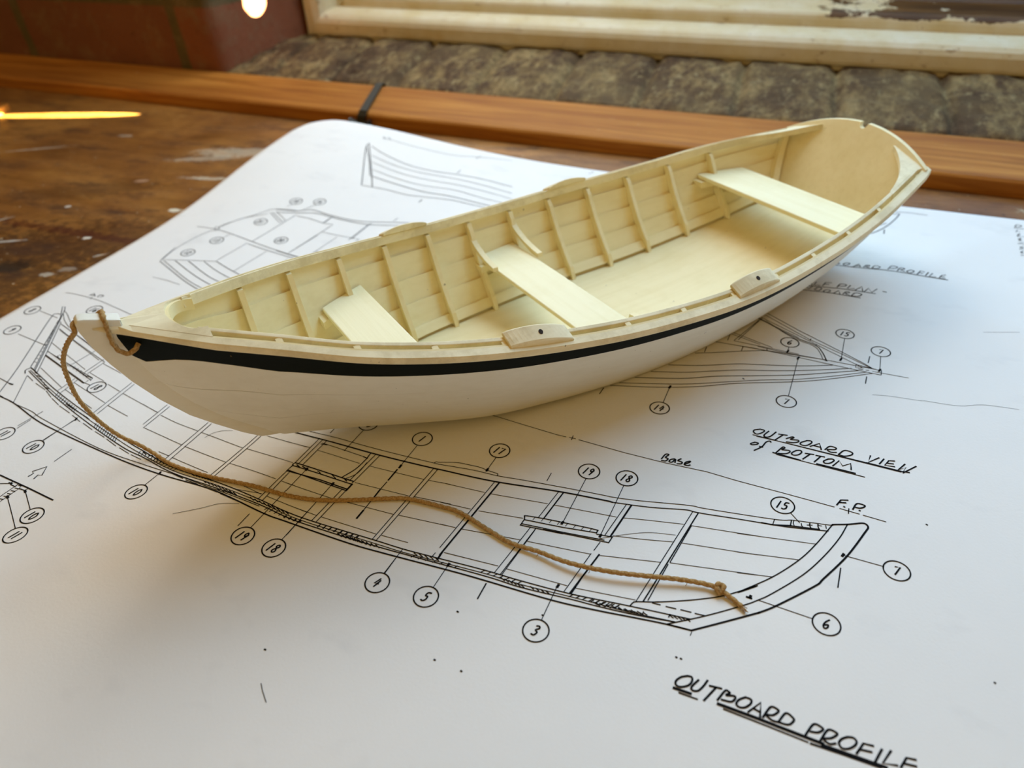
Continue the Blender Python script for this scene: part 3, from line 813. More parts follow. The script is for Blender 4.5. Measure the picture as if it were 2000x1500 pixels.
  (25,0,[-27140,34820,-27438,31738]),
  (25,0,[-25649,35016,-25737,33114]),
  (25,0,[-29694,32048,-27328,31666,-26700,31601]),
  (30,0,[-28379,31323,-28392,30305]),
  (30,0,[-24797,38357,-24847,37909]),
  (25,0,[-24547,41302,-24584,40899]),
  (25,0,[-30868,38199,-31303,37203]),
  (20,0,[-32407,37573,-32545,37111]),
  (20,1,[-34467,26817,-33579,26855,-32434,26733]),
 ],
 'far_profile': [
  (50,1,[-32210,47404,-31987,46475,-29529,41709]),
  (50,0,[-32238,47390,-29587,43224,-28716,41779]),
  (45,0,[-32038,46742,-30713,44843,-29706,43174]),
  (42,1,[-31807,47074,-30541,46449,-28216,45706,-26115,45519,-23607,45730,-21654,45649,-19617,45258]),
  (35,1,[-31060,45779,-28578,45128,-26479,44943,-23917,45029,-21593,44805,-19206,44261]),
  (32,1,[-30561,44912,-28158,44362,-26069,44153,-23520,44204,-21214,43958,-18854,43408]),
  (32,1,[-29984,43969,-27682,43494,-25602,43257,-23126,43387,-20735,42888,-18509,42572]),
  (50,1,[-29665,43127,-27981,42847,-25166,42423,-22972,42428,-20680,42098,-18881,41780]),
  (40,1,[-29472,41669,-27709,41787,-25994,41592,-24790,41705,-22722,41917,-21120,41746,-19495,41573]),
  (25,1,[-31814,48704,-28306,48470,-25597,48527,-23838,49086,-21371,49513]),
  (40,0,[-31831,48860,-31585,48741,-31597,48572]),
  (40,0,[-31427,48906,-31190,48866,-31230,48682]),
  (35,0,[-23790,49276,-23936,48711]),
  (30,0,[-24143,46453,-24128,45873]),
  (30,0,[-24588,41320,-24596,40863]),
  (30,0,[-15119,49797,-15319,49220]),
 ],
 'far_end': [
  (50,1,[4960,48469,4731,47647,4241,46398,3629,45379,2848,44554]),
  (40,0,[4590,48355,4960,48495]),
  (40,1,[4236,46879,3701,46229,3229,45253]),
  (35,0,[4588,48738,5607,48860,6519,48762]),
  (45,0,[4135,45890,4121,45302]),
 ],
 'callouts': [
  (24,0,[-30126,14228,-30072,14870]),
  (24,0,[-30253,14367,-30052,15496]),
  (24,0,[-28339,14047,-28130,15647]),
  (24,0,[-28294,13988,-28172,15548]),
  (24,0,[-22023,13431,-21979,14222]),
  (24,0,[-16610,13097,-16523,15127]),
  (24,0,[-16510,15109,-16459,16382]),
  (24,0,[-15193,13024,-15067,15661]),
  (24,0,[-15166,13279,-15054,16090]),
  (24,0,[-9140,13110,-9087,14132]),
  (24,0,[-10953,13023,-10917,14001]),
  (24,0,[-10981,13031,-10903,14165]),
  (24,0,[-5345,13193,-5321,14619]),
  (24,0,[-5984,19727,-6076,17252]),
  (24,0,[-4538,19854,-4638,17141]),
  (24,0,[1399,20554,1741,20180]),
  (24,0,[3198,19179,4490,19136]),
  (24,0,[833,16340,2499,16220]),
  (24,0,[2581,32915,2523,30964]),
  (24,0,[219,31333,207,30933]),
  (24,0,[4173,31880,4159,30724]),
  (24,0,[601,27509,712,30578]),
  (24,0,[-4317,25317,-4299,26484]),
  (24,0,[-13022,19226,-13067,18142]),
  (24,0,[-13067,18142,-13065,17840]),
  (24,0,[-9703,19666,-9750,18847]),
  (24,0,[-15608,19239,-15656,17835]),
  (24,0,[-30097,17794,-29606,17728]),
  (24,0,[-31862,18731,-31715,19980]),
  (24,0,[-36918,19800,-34596,19512]),
  (24,0,[-37786,21887,-36213,21663]),
  (75,0,[-9090,14079,-9084,14185]),
  (75,0,[-5311,14557,-5295,14660]),
  (75,0,[-6090,17211,-6074,17331]),
  (75,0,[-4640,17106,-4620,17223]),
  (75,0,[3203,19122,3245,19241]),
  (75,0,[2487,30960,2541,31168]),
  (75,0,[183,30862,229,31075]),
  (75,0,[4122,30640,4182,30843]),
  (75,0,[686,30460,734,30668]),
  (75,0,[-4309,26378,-4282,26562]),
  (75,0,[-9750,18790,-9745,18927]),
  (75,0,[-13064,17797,-13071,17932]),
  (75,0,[-15035,16008,-15048,16134]),
  (75,0,[-16444,16309,-16462,16439]),
  (75,0,[-21959,14136,-21996,14260]),
  (75,0,[-28105,15534,-28170,15676]),
  (75,0,[574,16322,607,16428]),
  (60,0,[485,16335,645,16328]),
 ],
 'title_front': [
  (54,1,[-689,12919,-858,12812,-965,12646,-937,12519,-792,12506,-606,12632,-534,12798,-571,12922,-689,12919]),
  (54,1,[-366,12904,-478,12696,-511,12573,-442,12519,-311,12569,-206,12746,-122,12984]),
  (54,0,[-36,12838,295,12871]),
  (54,0,[147,12854,-102,12329]),
  (54,1,[249,12478,404,12845,507,12844,535,12815,449,12714,668,12772,703,12693,610,12565,354,12532]),
  (54,1,[974,12850,814,12709,759,12556,848,12487,998,12532,1131,12700,1124,12829,974,12850]),
  (54,0,[1103,12430,1391,12840,1427,12402]),
  (54,0,[1213,12589,1420,12540]),
  (54,1,[1502,12419,1663,12802,1851,12797,1870,12727,1745,12576,1576,12524,1742,12423,1915,12427]),
  (54,1,[1914,12439,2073,12767,2264,12701,2295,12612,2171,12452,1915,12427]),
  (54,1,[2631,12322,2810,12712,3023,12695,3049,12631,2931,12512,2746,12465]),
  (54,1,[3015,12302,3177,12681,3385,12689,3410,12625,3273,12475,3093,12381,3244,12295,3394,12366]),
  (54,1,[3677,12668,3538,12554,3474,12409,3552,12297,3713,12336,3869,12491,3904,12624,3819,12699,3677,12668]),
  (54,0,[3918,12275,4077,12632,4320,12655]),
  (54,0,[4013,12429,4284,12465]),
  (54,0,[4531,12643,4380,12235]),
  (54,0,[4751,12681,4557,12259,4910,12329]),
  (54,0,[4988,12298,5126,12630,5352,12661]),
  (54,0,[5067,12447,5359,12481]),
  (75,0,[-983,12405,-487,12399]),
  (40,0,[-808,12310,-281,12299]),
  (80,0,[279,12371,1404,12330,2488,12267]),
  (80,0,[2488,12267,3118,12235,3044,12194,4657,12168]),
  (40,0,[455,12270,1638,12207,2710,12136]),
  (55,0,[2779,12126,3662,12129,4520,12115]),
 ],
 'title_bottom': [
  (50,1,[-225,24878,-434,24748,-447,24608,-306,24523,-106,24703,-61,24855,-225,24878]),
  (50,1,[115,24863,-24,24570,23,24454,202,24545,397,24910]),
  (50,0,[504,24814,832,24851]),
  (50,0,[677,24822,424,24412]),
  (50,1,[823,24635,1025,24814,1090,24784,980,24639,1256,24685,1281,24589,1091,24468,845,24432]),
  (50,1,[1589,24779,1376,24571,1402,24451,1586,24465,1767,24686,1742,24807,1589,24779]),
  (50,0,[1739,24469,2068,24768,2155,24414]),
  (50,0,[1854,24562,2100,24547]),
  (50,1,[2288,24462,2452,24726,2680,24705,2642,24590,2377,24494,2504,24387,2711,24437]),
  (50,1,[2791,24340,2998,24667,3268,24638,3260,24485,3016,24322,2791,24340]),
  (50,0,[3931,24678,3869,24261,4238,24665]),
  (50,0,[4412,24654,4259,24305]),
  (50,0,[4787,24667,4586,24619,4446,24300,4789,24328]),
  (50,0,[4516,24447,4745,24481]),
  (50,0,[5148,24612,4917,24203,5186,24430,5070,24066,5532,24621]),
  (50,1,[-313,23989,-453,23860,-398,23802,-220,23892,-185,23983,-313,23989]),
  (50,1,[276,24201,221,24260,95,24136,-20,23808,-275,23485]),
  (50,0,[-113,23801,13,23794]),
  (50,1,[544,23654,745,24059,825,24036,732,23900,990,23942,1030,23855,892,23704,623,23632]),
  (50,1,[1257,24038,1109,23833,1165,23727,1342,23791,1460,23985,1405,24092,1257,24038]),
  (50,0,[1598,23984,1912,24022]),
  (50,0,[1778,23999,1540,23613]),
  (50,0,[1990,24000,2304,24014]),
  (50,0,[2170,24005,1962,23593]),
  (50,1,[2443,23940,2292,23762,2343,23658,2517,23721,2653,23918,2589,23993,2443,23940]),
  (50,0,[2628,23592,2841,23986,2973,23717,3253,23964,3284,23613]),
  (35,0,[-454,24427,5016,24101]),
  (55,0,[-289,24395,412,24381]),
  (35,0,[727,24364,3812,24216]),
  (50,0,[3812,24216,5016,24149,5298,24175]),
  (60,0,[425,23611,1459,23510]),
  (35,0,[573,23538,3767,23364]),
  (60,0,[2057,23515,3435,23455]),
 ],
 'word_base': [
  (50,1,[-3558,21778,-3468,22089,-3342,22109,-3430,21925,-3319,21865,-3381,21717,-3536,21686]),
  (50,1,[-3080,21952,-3219,21851,-3237,21720,-3128,21735,-3045,21939,-3019,21749]),
  (50,1,[-2842,22038,-2940,21902,-2772,21864,-2782,21761,-2930,21708]),
  (50,1,[-2659,21781,-2501,21937,-2485,22017,-2624,21918,-2654,21758,-2525,21747,-2443,21811]),
 ],
 'word_fp': [
  (50,0,[2895,21519,3017,21825,3249,21897]),
  (50,0,[2969,21676,3188,21735]),
  (50,0,[3130,21520,3163,21502]),
  (50,1,[3433,21482,3556,21827,3802,21832,3805,21747,3672,21634,3509,21617]),
  (50,0,[3644,21509,3677,21496]),
 ],
 'word_ap': [
  (40,0,[-36435,24023,-36350,24291,-36039,24060]),
  (40,0,[-36381,24089,-36137,24122]),
  (40,1,[-35828,24036,-35877,24257,-35597,24255,-35691,24081]),
 ],
 'title_inboard': [
  (42,1,[1495,40560,1662,40972,1917,41003,1760,40768,1936,40653,1498,40511]),
  (42,1,[2265,40861,2126,40664,2196,40535,2399,40702,2434,40865,2265,40861]),
  (42,0,[2619,40473,2937,40927,2990,40593]),
  (42,0,[2737,40661,2966,40685]),
  (42,1,[3157,40598,3314,40898,3482,40853,3279,40687,3447,40593]),
  (42,1,[3572,40584,3729,40933,3978,40865,3859,40628,3572,40584]),
  (42,1,[4371,40648,4551,41101,4837,41046,4756,40872,4471,40779]),
  (42,1,[4838,40605,5000,41000,5203,40919,5000,40755,5201,40627]),
  (42,1,[5484,40865,5302,40660,5401,40500,5603,40662,5645,40820,5484,40865]),
  (42,0,[5800,40487,5966,40925,6165,40894]),
  (42,0,[5883,40705,6081,40694]),
  (42,0,[6364,40911,6216,40528]),
  (42,0,[6561,40879,6393,40491,6708,40548]),
  (42,0,[7193,40943,6992,40830,6863,40504,7175,40513]),
  (42,0,[6928,40667,7143,40690]),
  (45,0,[1230,40373,4025,40535,5640,40434,7288,40429]),
 ],
 'title_plan': [
  (42,0,[302,37736,407,38194]),
  (42,0,[451,37692,649,38038,735,37740]),
  (42,0,[911,38124,815,37766,1119,37820]),
  (42,0,[1242,37814,1376,38230,1660,38277]),
  (42,0,[1309,38022,1552,38055]),
  (42,1,[1949,37864,2107,38285,2391,38286,2319,38106,2040,38032]),
  (42,0,[2594,38261,2450,37893,2807,37966]),
  (42,0,[2851,37845,3153,38308,3209,37829]),
  (42,0,[3288,37810,3473,38232,3641,37838,3886,38278]),
  (42,0,[4164,38101,4340,38088]),
  (45,0,[154,37548,2095,37776,3819,37764]),
  (42,0,[271,37172,399,37582,593,37233,766,37611]),
  (42,1,[874,37281,1056,37569,1224,37488,1083,37214,874,37281]),
  (42,1,[1471,37433,1323,37248,1450,37155,1641,37308,1632,37441,1471,37433]),
  (42,0,[1811,37141,2068,37540,2127,37201]),
  (42,1,[2283,37253,2428,37525,2589,37489,2399,37318,2603,37182]),
  (42,1,[2682,37165,2864,37535,3161,37501,3033,37237,2682,37165]),
  (45,0,[199,37057,1730,37159,3116,37090]),
 ],
 'parts_list': [
  (38,1,[11155,48446,11298,48821,11526,48773,11440,48558,11223,48490]),
  (38,0,[11149,47748,11259,48012]),
  (38,0,[11299,47795,11337,47761]),
  (38,1,[11177,47415,11329,47486,11151,47159,11357,47156]),
  (38,0,[11421,47176,11482,47173]),
  (38,1,[11155,46791,11330,46902,11207,46697,11322,46623,11150,46536]),
  (38,0,[11376,46367,11065,46105,11391,46133]),
  (38,1,[11337,45814,11145,45699,11293,45587,11096,45418]),
  (38,1,[11258,45259,11118,45057,11230,44989,11124,44924]),
  (38,0,[11073,44628,11231,44710]),
  (40,0,[11119,48294,11623,48300]),
 ],
 'specks': [
  (20,0,[-12345,8178,-12146,7993,-11823,7741]),
  (45,0,[-7887,10735,-7839,10724]),
  (45,0,[-6969,10687,-6924,10675]),
  (45,0,[-12977,9163,-12922,9153]),
  (45,0,[-5394,13377,-5347,13363]),
  (45,0,[-1005,13408,-965,13395]),
  (45,0,[-1144,13410,-1104,13396]),
  (45,0,[7419,15818,7448,15802]),
  (45,0,[-7987,12538,-7936,12524]),
  (45,0,[5807,21607,5845,21581]),
  (45,0,[-1411,28156,-1351,28112]),
  (45,0,[-5778,35449,-5697,35382]),
  (12,1,[3903,28766,4545,28901,5181,28945,5810,28989]),
  (12,1,[5811,29034,7203,29123,8136,29527,9451,29669]),
  (12,0,[8571,35505,10093,35930]),
 ],
}
CALLOUTS = [(-28358,13588,'10u'),(-22042,13019,'10u'),(-24904,10675,'10u'),(-24586,9715,'11u'),(-30345,13780,'11u'),(-16624,12670,'19u'),(-15228,12614,'18u'),(-9193,12691,'5'),(-10995,12616,'4'),(-5374,12774,'3'),(-5997,20137,'19'),(-4532,20269,'18'),(1097,20841,'15'),(4878,19098,'7'),(2906,16173,'6'),(2578,33342,'15'),(217,31757,'6'),(4172,32309,'7'),(557,27090,'7'),(-4373,24871,'14'),(-13017,19619,'1'),(-9728,20055,'17'),(-15625,19662,'20'),(-34921,22961,'16u'),(-29172,17716,'18u'),(-37566,19977,'9u'),(-38271,21807,'8u'),(-34575,29866,'12u'),(-33955,31748,'13u'),(-30228,33258,'20u'),(-32902,34778,'21u'),(-32404,37987,'18u'),(-30896,38551,'16u')]
# ------------------------------------------------------------------ workbench, rail, wall, window
mb = MB(); mb.box((-1.75, -.55, -.045), (1.35, .62, -.0002))
bench = mb.build('workbench', BENCH); tag(bench, 'worn brown workbench top with paint smears, under the boat plan', 'workbench')

def in_wall(o): o.location = (0, 2.677*S, 0); o.rotation_euler = (0, 0, WA); return o
# stained rail along the back of the bench (wall frame, units)
mb = MB(); prof = [(0, 0), (0, .047), (.006, .055), (.018, .0595), (.235, .0985), (.252, .098), (.26, .090), (.26, 0)]
xs = [-8.6 + .1*i for i in range(150)]
mb.loft([[(x, y, z) for y, z in prof] for x in xs])
rail = in_wall(mb.build('wooden_batten', PINE, scale=S, smooth=False)); tag(rail, 'long orange-brown stained batten running along the back of the bench', 'batten')
# dark strap over the rail
mb = MB(); path = [(-1.873, -.012, .000), (-1.868, -.012, .03), (-1.862, -.012, .05), (-1.857, -.004, .064), (-1.89, .12, .086), (-1.922, .24, .107), (-1.926, .262, .106), (-1.928, .272, .085)]
rings = []
for i, (x, y, z) in enumerate(path):
    n = Vector((0, 0, .006)) if 3 <= i <= 5 else Vector((0, -.006, 0)) if i < 3 else Vector((0, .006, 0))
    hw = .018 if i > 2 else .020
    p = Vector((x, y, z)); rings.append([p+Vector((-hw, 0, 0)), p+Vector((hw, 0, 0)), p+Vector((hw, 0, 0))+n, p+Vector((-hw, 0, 0))+n])
mb.loft(rings)
BLK = NT('black_strap'); BLK.color(srgb(38, 36, 26)); BLK.rough(.6); BLK = BLK.m
strap = empty('cable_clip', wall_pt(-1.873, -.012, 0), WA)
tag(strap, 'thin black strap clipped over the batten behind the corner of the plan', 'clip')
o = mb.build('band', BLK, scale=S); in_wall(o); o.parent = strap; o.matrix_parent_inverse = Matrix.LocRotScale(strap.location, strap.rotation_euler, None).inverted()
mb = MB()
for sx in (-1, 1):
    x0 = -1.873; a = x0 + sx*.012; b_ = x0 + sx*.052
    mb.prism([(a, -.030, .0), (b_, -.030, .0), (b_, -.030, .036), (a, -.030, .020)], (0, .024, 0))
o = mb.build('foot', BLK, scale=S); in_wall(o); o.parent = strap; o.matrix_parent_inverse = Matrix.LocRotScale(strap.location, strap.rotation_euler, None).inverted()

# rowlock brick sill below the window (one weathered course, real relief)
mb = MB(); rows = []
XS = [-2.86 + .0125*i for i in range(520)]; NY = 34
def sill_z(x, y):
    f = (y - .26)/.62
    z = .088 + .085*math.sin(min(1, f*1.0)*math.pi/2)**.8
    q = (x + .07*noise.noise(Vector((x*1.3, 0, 4))) + .1*(y-.3))/.372; fr = abs(q - math.floor(q) - .5)*2      # joint where fr -> 1
    g = max(0, (fr - .86)/.14); z -= .024*g*g*(3-2*g); z -= .010*(1-math.cos(max(0, fr-.3)/.7*math.pi/2))
    z += .010*noise.noise(Vector((math.floor(q)*3.1, 7, 1))) + .012*noise.noise(Vector((x*9, y*9, 0))) + .008*noise.noise(Vector((x*24, y*24, 3)))
    return z
for x in XS:
    rows.append([(x, .262, -.02)] + [(x, .262 + .62*j/(NY-1), sill_z(x, .262 + .62*j/(NY-1)) - (.02 if j == 0 else 0)) for j in range(NY)])
mb.grid(rows)
sill = in_wall(mb.build('trim_1', SILLB, scale=S, smooth=True)); tag(sill, 'weathered brick window sill behind the batten', kind='structure')

# brick wall: pier on the left with its splayed reveal, wall to the right and above the window
mb = MB()
def relief(x, z): return .012*noise.noise(Vector((x*5, z*5, 2))) + .008*noise.noise(Vector((x*16, z*16, 5)))
zsr = [-.9 + .04*i for i in range(160)]
rows = []
xs_ = [-9.0 + .05*i for i in range(123)] + [-2.86]
for x in xs_: rows.append([(x, .262 + relief(x, z), z) for z in zsr])
for k in range(1, 16):                                    # splayed reveal back to the frame
    f = k/15; x = -2.84 + .15*f; rows.append([(x + relief(f*.7, z), .262 + .66*f, z) for z in zsr])
mb.grid(rows)
rows = [[(x, .262, z) for z in zsr] for x in [3.95 + .4*i for i in range(8)]]
rows = [[(3.80, .95, z) for z in zsr]] + rows
mb.grid(rows)
mb.grid([[(x, y, z) for z in (4.75, 5.5)] for x, y in ((-2.9, .262), (4.0, .262))]); mb.grid([[(x, .262, 4.75), (x, 1.3, 4.75)] for x in (-2.9, 4.0)])
wall = in_wall(mb.build('wall_back', BRICK, scale=S, smooth=True)); tag(wall, 'rough red brick wall left of the window', kind='structure')

# painted timber window
win = empty('window_1', wall_pt(0, .9, .17), WA); tag(win, 'white painted timber window frame with flaking paint', kind='structure')
def win_part(mb, name, mat=None, **kw):
    o = in_wall(mb.build(name, mat or WPAINT, scale=S, **kw)); o.parent = win
    o.matrix_parent_inverse = Matrix.LocRotScale(win.location, win.rotation_euler, None).inverted(); return o
X0, X1, ZT = -2.69, 3.75, 4.6
nose = [(.80, .168), (.782, .176), (.778, .19), (.776, .232), (.782, .252), (.796, .268), (.816, .279), (.842, .286), (.895, .292), (.897, .285), (.897, .150), (.80, .150)]
mb = MB(); mb.loft([[(X0 + (y-.776)*.9*(z > .26), y, z) if e == 0 else (X1, y, z) for y, z in nose] for e in (0, 1)])
win_part(mb, 'sill_nosing', smooth=False, auto=40)
up = [(.897, .284), (.894, .32), (.897, .335), (.905, .345), (.925, .352), (1.06, .372), (1.075, .385), (1.078, .62), (1.12, .62), (1.12, .284)]
mb = MB(); mb.loft([[(x, y, z) for y, z in up] for x in (X0 + .17, X1)])
win_part(mb, 'bottom_rail', smooth=False, auto=40)
stile = [(.776, 0), (.773, .05), (.785, .085), (.82, .105), (.87, .115), (.897, .125), (.897, .165), (.92, .18), (1.06, .185), (1.12, .19), (1.12, 0)]
mb = MB(); mb.loft([[(X0 + d, y, z + (d*.95 if z < 1 else 0)) for y, d in stile] for z in (.168, ZT)])
win_part(mb, 'stile', auto=40)
mb = MB(); mb.loft([[(X1 - d, y, z) for y, d in stile] for z in (.168, ZT)]); win_part(mb, 'stile', auto=40)
mb = MB(); mb.box((X0, .80, ZT), (X1, 1.12, ZT+.16)); win_part(mb, 'head_rail', bevel=.002)
GL = NT('window_glass'); GL.color((.8, .9, 1, 1)); GL.rough(.05); GL.b.inputs['Transmission Weight'].default_value = 1.0; GL = GL.m
mb = MB(); mb.box((X0+.19, 1.095, .62), (X1-.19, 1.10, ZT)); win_part(mb, 'glass_pane', GL)

# scrap of wood at the left edge of the bench
mb = MB(); mb.prism([(-.810, .440, 0), (-.7420, .4540, 0), (-.7370, .4700, 0), (-.746, .4950, 0), (-.812, .485, 0)], (0, 0, .0065))
o = mb.build('wood_scrap', PINE, bevel=.0008); tag(o, 'small reddish wood offcut at the left edge of the bench by the sun streak', 'wood scrap')

# ------------------------------------------------------------------ the plan sheet
def paper_h(x, y):
    X, Y = x/S, y/S
    h = .085*math.exp(-((X+1.85)/.62)**2 - ((Y-2.6)/.5)**2) + .03*math.exp(-((X+1.96)/.35)**2 - ((Y-2.1)/.35)**2)
    h += WAVES(X, Y)
    return h*S + .0003
def WAVES(X, Y):
    g = 0
    for (x, y, a, lx, ly, amp) in FOLDS:
        c, s = math.cos(a), math.sin(a); p, q = (X-x)*c + (Y-y)*s, -(X-x)*s + (Y-y)*c
        g += amp*math.exp(-(p/lx)**2 - (q/ly)**2)
    return g
FOLDS = [(-1.15, .42, .95, .55, .085, .010), (-1.35, .15, .8, .5, .12, .010), (.35, 2.15, .9, .22, .06, .006), (.62, 1.75, -.5, .3, .07, .005), (-1.75, 1.55, 1.3, .45, .16, .010), (.55, .55, 1.1, .5, .12, .008)]
mb = MB(); NX, NY = 260, 190
x0p, x1p, y0p = -1.965, 2.25, -.46
rows = []
for i in range(NX+1):
    X = x0p + (x1p-x0p)*(i/NX)**1.0
    y1 = 2.492 - .016*X
    if X < x0p + .14: y1 -= .14 - math.sqrt(max(0, .14**2 - (x0p + .14 - X)**2))
    rows.append([(X*S, (y0p + (y1-y0p)*j/NY)*S, paper_h(X*S, (y0p + (y1-y0p)*j/NY)*S)) for j in range(NY+1)])
mb.grid(rows)
sheet = mb.build('plan_sheet', PAPER, smooth=True)
m = sheet.modifiers.new('thick', 'SOLIDIFY'); m.thickness = .00018; m.offset = -1
tag(sheet, 'large white sheet of boat plans with inked line drawings lying under the model boat', 'plan')

class Ink:
    def __init__(s): s.mb = MB()
    def stroke(s, pts, wd, smooth=0, seg=.004):
        wd *= 1.22
        P = [Vector((x, y, 0)) for x, y in pts]
        if smooth and len(P) > 2: P = catmull(P, 6)
        Q = [P[0]]
        for a, b in zip(P, P[1:]):
            n = max(1, int((b-a).length/seg)); Q += [a.lerp(b, (k+1)/n) for k in range(n)]
        P = [Q[0]] + [b for a, b in zip(Q, Q[1:]) if (b-a).length > 1e-6]
        if len(P) < 2: return
        L, R = [], []
        for i, p in enumerate(P):
            d = (P[min(i+1, len(P)-1)] - P[max(i-1, 0)]).normalized(); n = Vector((-d.y, d.x, 0))*wd/2
            if i == 0: p = p - d*wd*.3
            if i == len(P)-1: p = p + d*wd*.3
            for lst, q in ((L, p+n), (R, p-n)): lst.append((q.x, q.y, paper_h(q.x, q.y) + .00012))
        s.mb.grid([L, R])
    def build(s, name, mat=None): return s.mb.build(name, mat or INK, parent=sheet)
NAMES = dict(title_front=('title', 'underlined title OUTBOARD PROFILE in the foreground'), title_bottom=('title', 'underlined title OUTBOARD VIEW of BOTTOM'), word_base=('note', 'the word Base on the base line'), word_fp=('note', 'the letters F.P.'), word_ap=('note', 'the letters A.P. by the bow'), title_inboard=('title', 'underlined title ending BOARD PROFILE right of the stern'), title_plan=('title', 'underlined title HALF PLAN INBOARD right of the stern'), parts_list=('parts_list', 'edge of a numbered list at the right border'), far_end=('line_drawing', 'stem end of the far outboard profile by the stern'), profile=('line_drawing', 'side profile drawing of the hull'), bottom_view=('line_drawing', 'bottom view drawing right of the hull'), half_plan=('line_drawing', 'half plan drawing behind the bow'),
             far_profile=('line_drawing', 'outboard profile drawing at the far corner of the sheet'), lettering=('lettering', 'hand-lettered titles'), specks=('toner_specks', 'stray specks and crease lines'))
for g, L in STROKES.items():
    if g == 'callouts': continue
    k = Ink()
    for wd, sm, c in L: k.stroke([(c[i]*1e-5, c[i+1]*1e-5) for i in range(0, len(c), 2)], wd*1e-5, sm)
    o = k.build(NAMES[g][0]); o['label'] = NAMES[g][1]
    if g == 'specks': o['kind'] = 'stuff'
DIG = {'0': [[(.5, 1), (.15, .8), (.1, .35), (.4, 0), (.8, .2), (.9, .65), (.5, 1)]], '1': [[(.6, 1), (.35, 0)]], '2': [[(.15, .75), (.45, 1), (.85, .8), (.6, .4), (.05, 0)], [(.05, 0), (.9, .05)]],
       '3': [[(.2, .95), (.6, 1), (.85, .8), (.4, .55), (.85, .35), (.6, .02), (.1, .05)]], '4': [[(.55, 1), (.1, .35), (.9, .4)], [(.8, .8), (.5, 0)]], '5': [[(.95, 1), (.4, .95), (.3, .6), (.75, .55), (.8, .2), (.45, 0), (.05, .05)]],
       '6': [[(.75, 1), (.3, .7), (.1, .3), (.4, 0), (.8, .15), (.75, .45), (.15, .3)]], '7': [[(.1, .95), (.9, 1), (.4, 0)]], '8': [[(.5, .55), (.2, .8), (.55, 1), (.85, .8), (.5, .55), (.1, .25), (.45, 0), (.8, .2), (.5, .55)]],
       '9': [[(.85, .75), (.5, 1), (.2, .75), (.45, .5), (.85, .75)], [(.85, .75), (.5, 0)]]}
k = Ink()
for wd, sm, c in STROKES['callouts']: k.stroke([(c[i]*1e-5, c[i+1]*1e-5) for i in range(0, len(c), 2)], wd*1e-5, sm)
o = k.build('leader_lines'); o['label'] = 'thin lines from the numbered circles to the drawings'; o['kind'] = 'stuff'
for X, Y, t in CALLOUTS:
    k = Ink(); t = t.rstrip('u'); cx, cy = X*1e-5, Y*1e-5; r = .0041
    k.stroke([(cx + r*math.cos(a*math.pi/24), cy + r*math.sin(a*math.pi/24)) for a in range(49)], .00040)
    hgt, wd = .0036, .0022; x = cx - wd*len(t)*.5 - (.0002 if len(t) > 1 else 0)
    if t == '11': wd = .0016; x = cx - wd
    for ch in t:
        for st in DIG[ch]: k.stroke([(x + (.08+.84*a)*wd + (b-.5)*.0006, cy + (b-.5)*hgt) for a, b in st], .00046, 1 if len(st) > 3 else 0)
        x += wd
    o = k.build('callout'); o['label'] = 'circled number ' + t

# ------------------------------------------------------------------ the model rowing boat
BOAT = empty('model_rowboat', (-.118681, .255869, .0006), 4.09936)
tag(BOAT, 'cream and white wooden model rowing boat with a dark green band', 'model boat')
FR = [.504, .394, .272, .1515, .0297, -.0945, -.2235, -.351, -.477, -.607, -.742, -.878]
TB = [(-1.20, .185), (-1.153, .207), (-1.0, .253), (-.878, .285), (-.742, .309), (-.607, .326), (-.477, .338), (-.351, .341), (-.2235, .332), (-.0945, .318), (.0297, .297), (.1515, .272), (.272, .239), (.394, .194), (.504, .135), (.6, .080), (.66, .045), (.715, .012), (.735, .002)]
TZ = [(-1.153, .262), (-1.0, .2545), (-.878, .2467), (-.742, .2357), (-.607, .2285), (-.477, .2252), (-.351, .2255), (-.2235, .2297), (-.0945, .238), (.0297, .250), (.1515, .266), (.272, .2855), (.394, .310), (.504, .336), (.6, .3565), (.66, .369), (.735, .384)]
TC = [(-1.023, .150), (-.878, .180), (-.742, .198), (-.607, .208), (-.477, .214), (-.39, .217), (-.31, .217), (-.21, .212), (-.114, .202), (0, .186), (.137, .160), (.272, .108), (.394, .055), (.504, .018), (.535, .012), (.74, .010)]
MID = [(.523, .057), (.571, .098), (.619, .1445), (.653, .187), (.691, .248), (.715, .303), (.742, .392)]           # bearding line of the stem
TK = [(-1.023, .078), (-.878, .044), (-.742, .022), (-.607, .008), (-.477, .001), (-.351, 0), (-.2235, .001), (-.0945, .005), (.0297, .011), (.1515, .019), (.272, .029), (.394, .040), (.504, .053), (.523, .057)] + MID[1:]
bw = lambda u: interp(TB, u); zs = lambda u: interp(TZ, u); TILT = .40; gz = lambda u, v, t=1.0: zs(u) - TILT*t*(v - bw(u)); cw = lambda u: interp(TC, u); zk = lambda u: interp(TK, u)
INV = [(z, u) for u, z in MID]
u_bow = lambda s: interp(INV, .070 + (.384 - .070)*s**.9) if s < 1 else .738
u_aft = lambda z: -1.023 - .62*(z - .078)
def hull(u, s, off=0.0):
    """outer hull surface on the port side; off > 0 goes outboard"""
    ue = u_bow(s); sg = s
    if u > .1 and s < .999: sg = s*max(0.0, 1 - max(0, (u-.1)/(ue-.1))**(2.5 + 17*(s/.79)**3))
    b, z1, c, z0 = bw(u) + .015, zs(u) - .0075, cw(u), zk(u)
    if u > .60: b = max(b - .010*(u-.60)/.135, c)
    dv, dz = b-c, z1-z0; L = math.hypot(dv, dz) or 1e-6; nv, nz = dz/L, -dv/L
    bul = .052*L*4*sg*(1-sg)*.9
    return (c + dv*sg + nv*(bul+off), z0 + dz*sg + nz*(bul+off))
def lin(a, b, n): return [a + (b-a)*i/(n-1) for i in range(n)]
SEAM = [0, .38, .59, .805, 1.0]
T_ = .0085
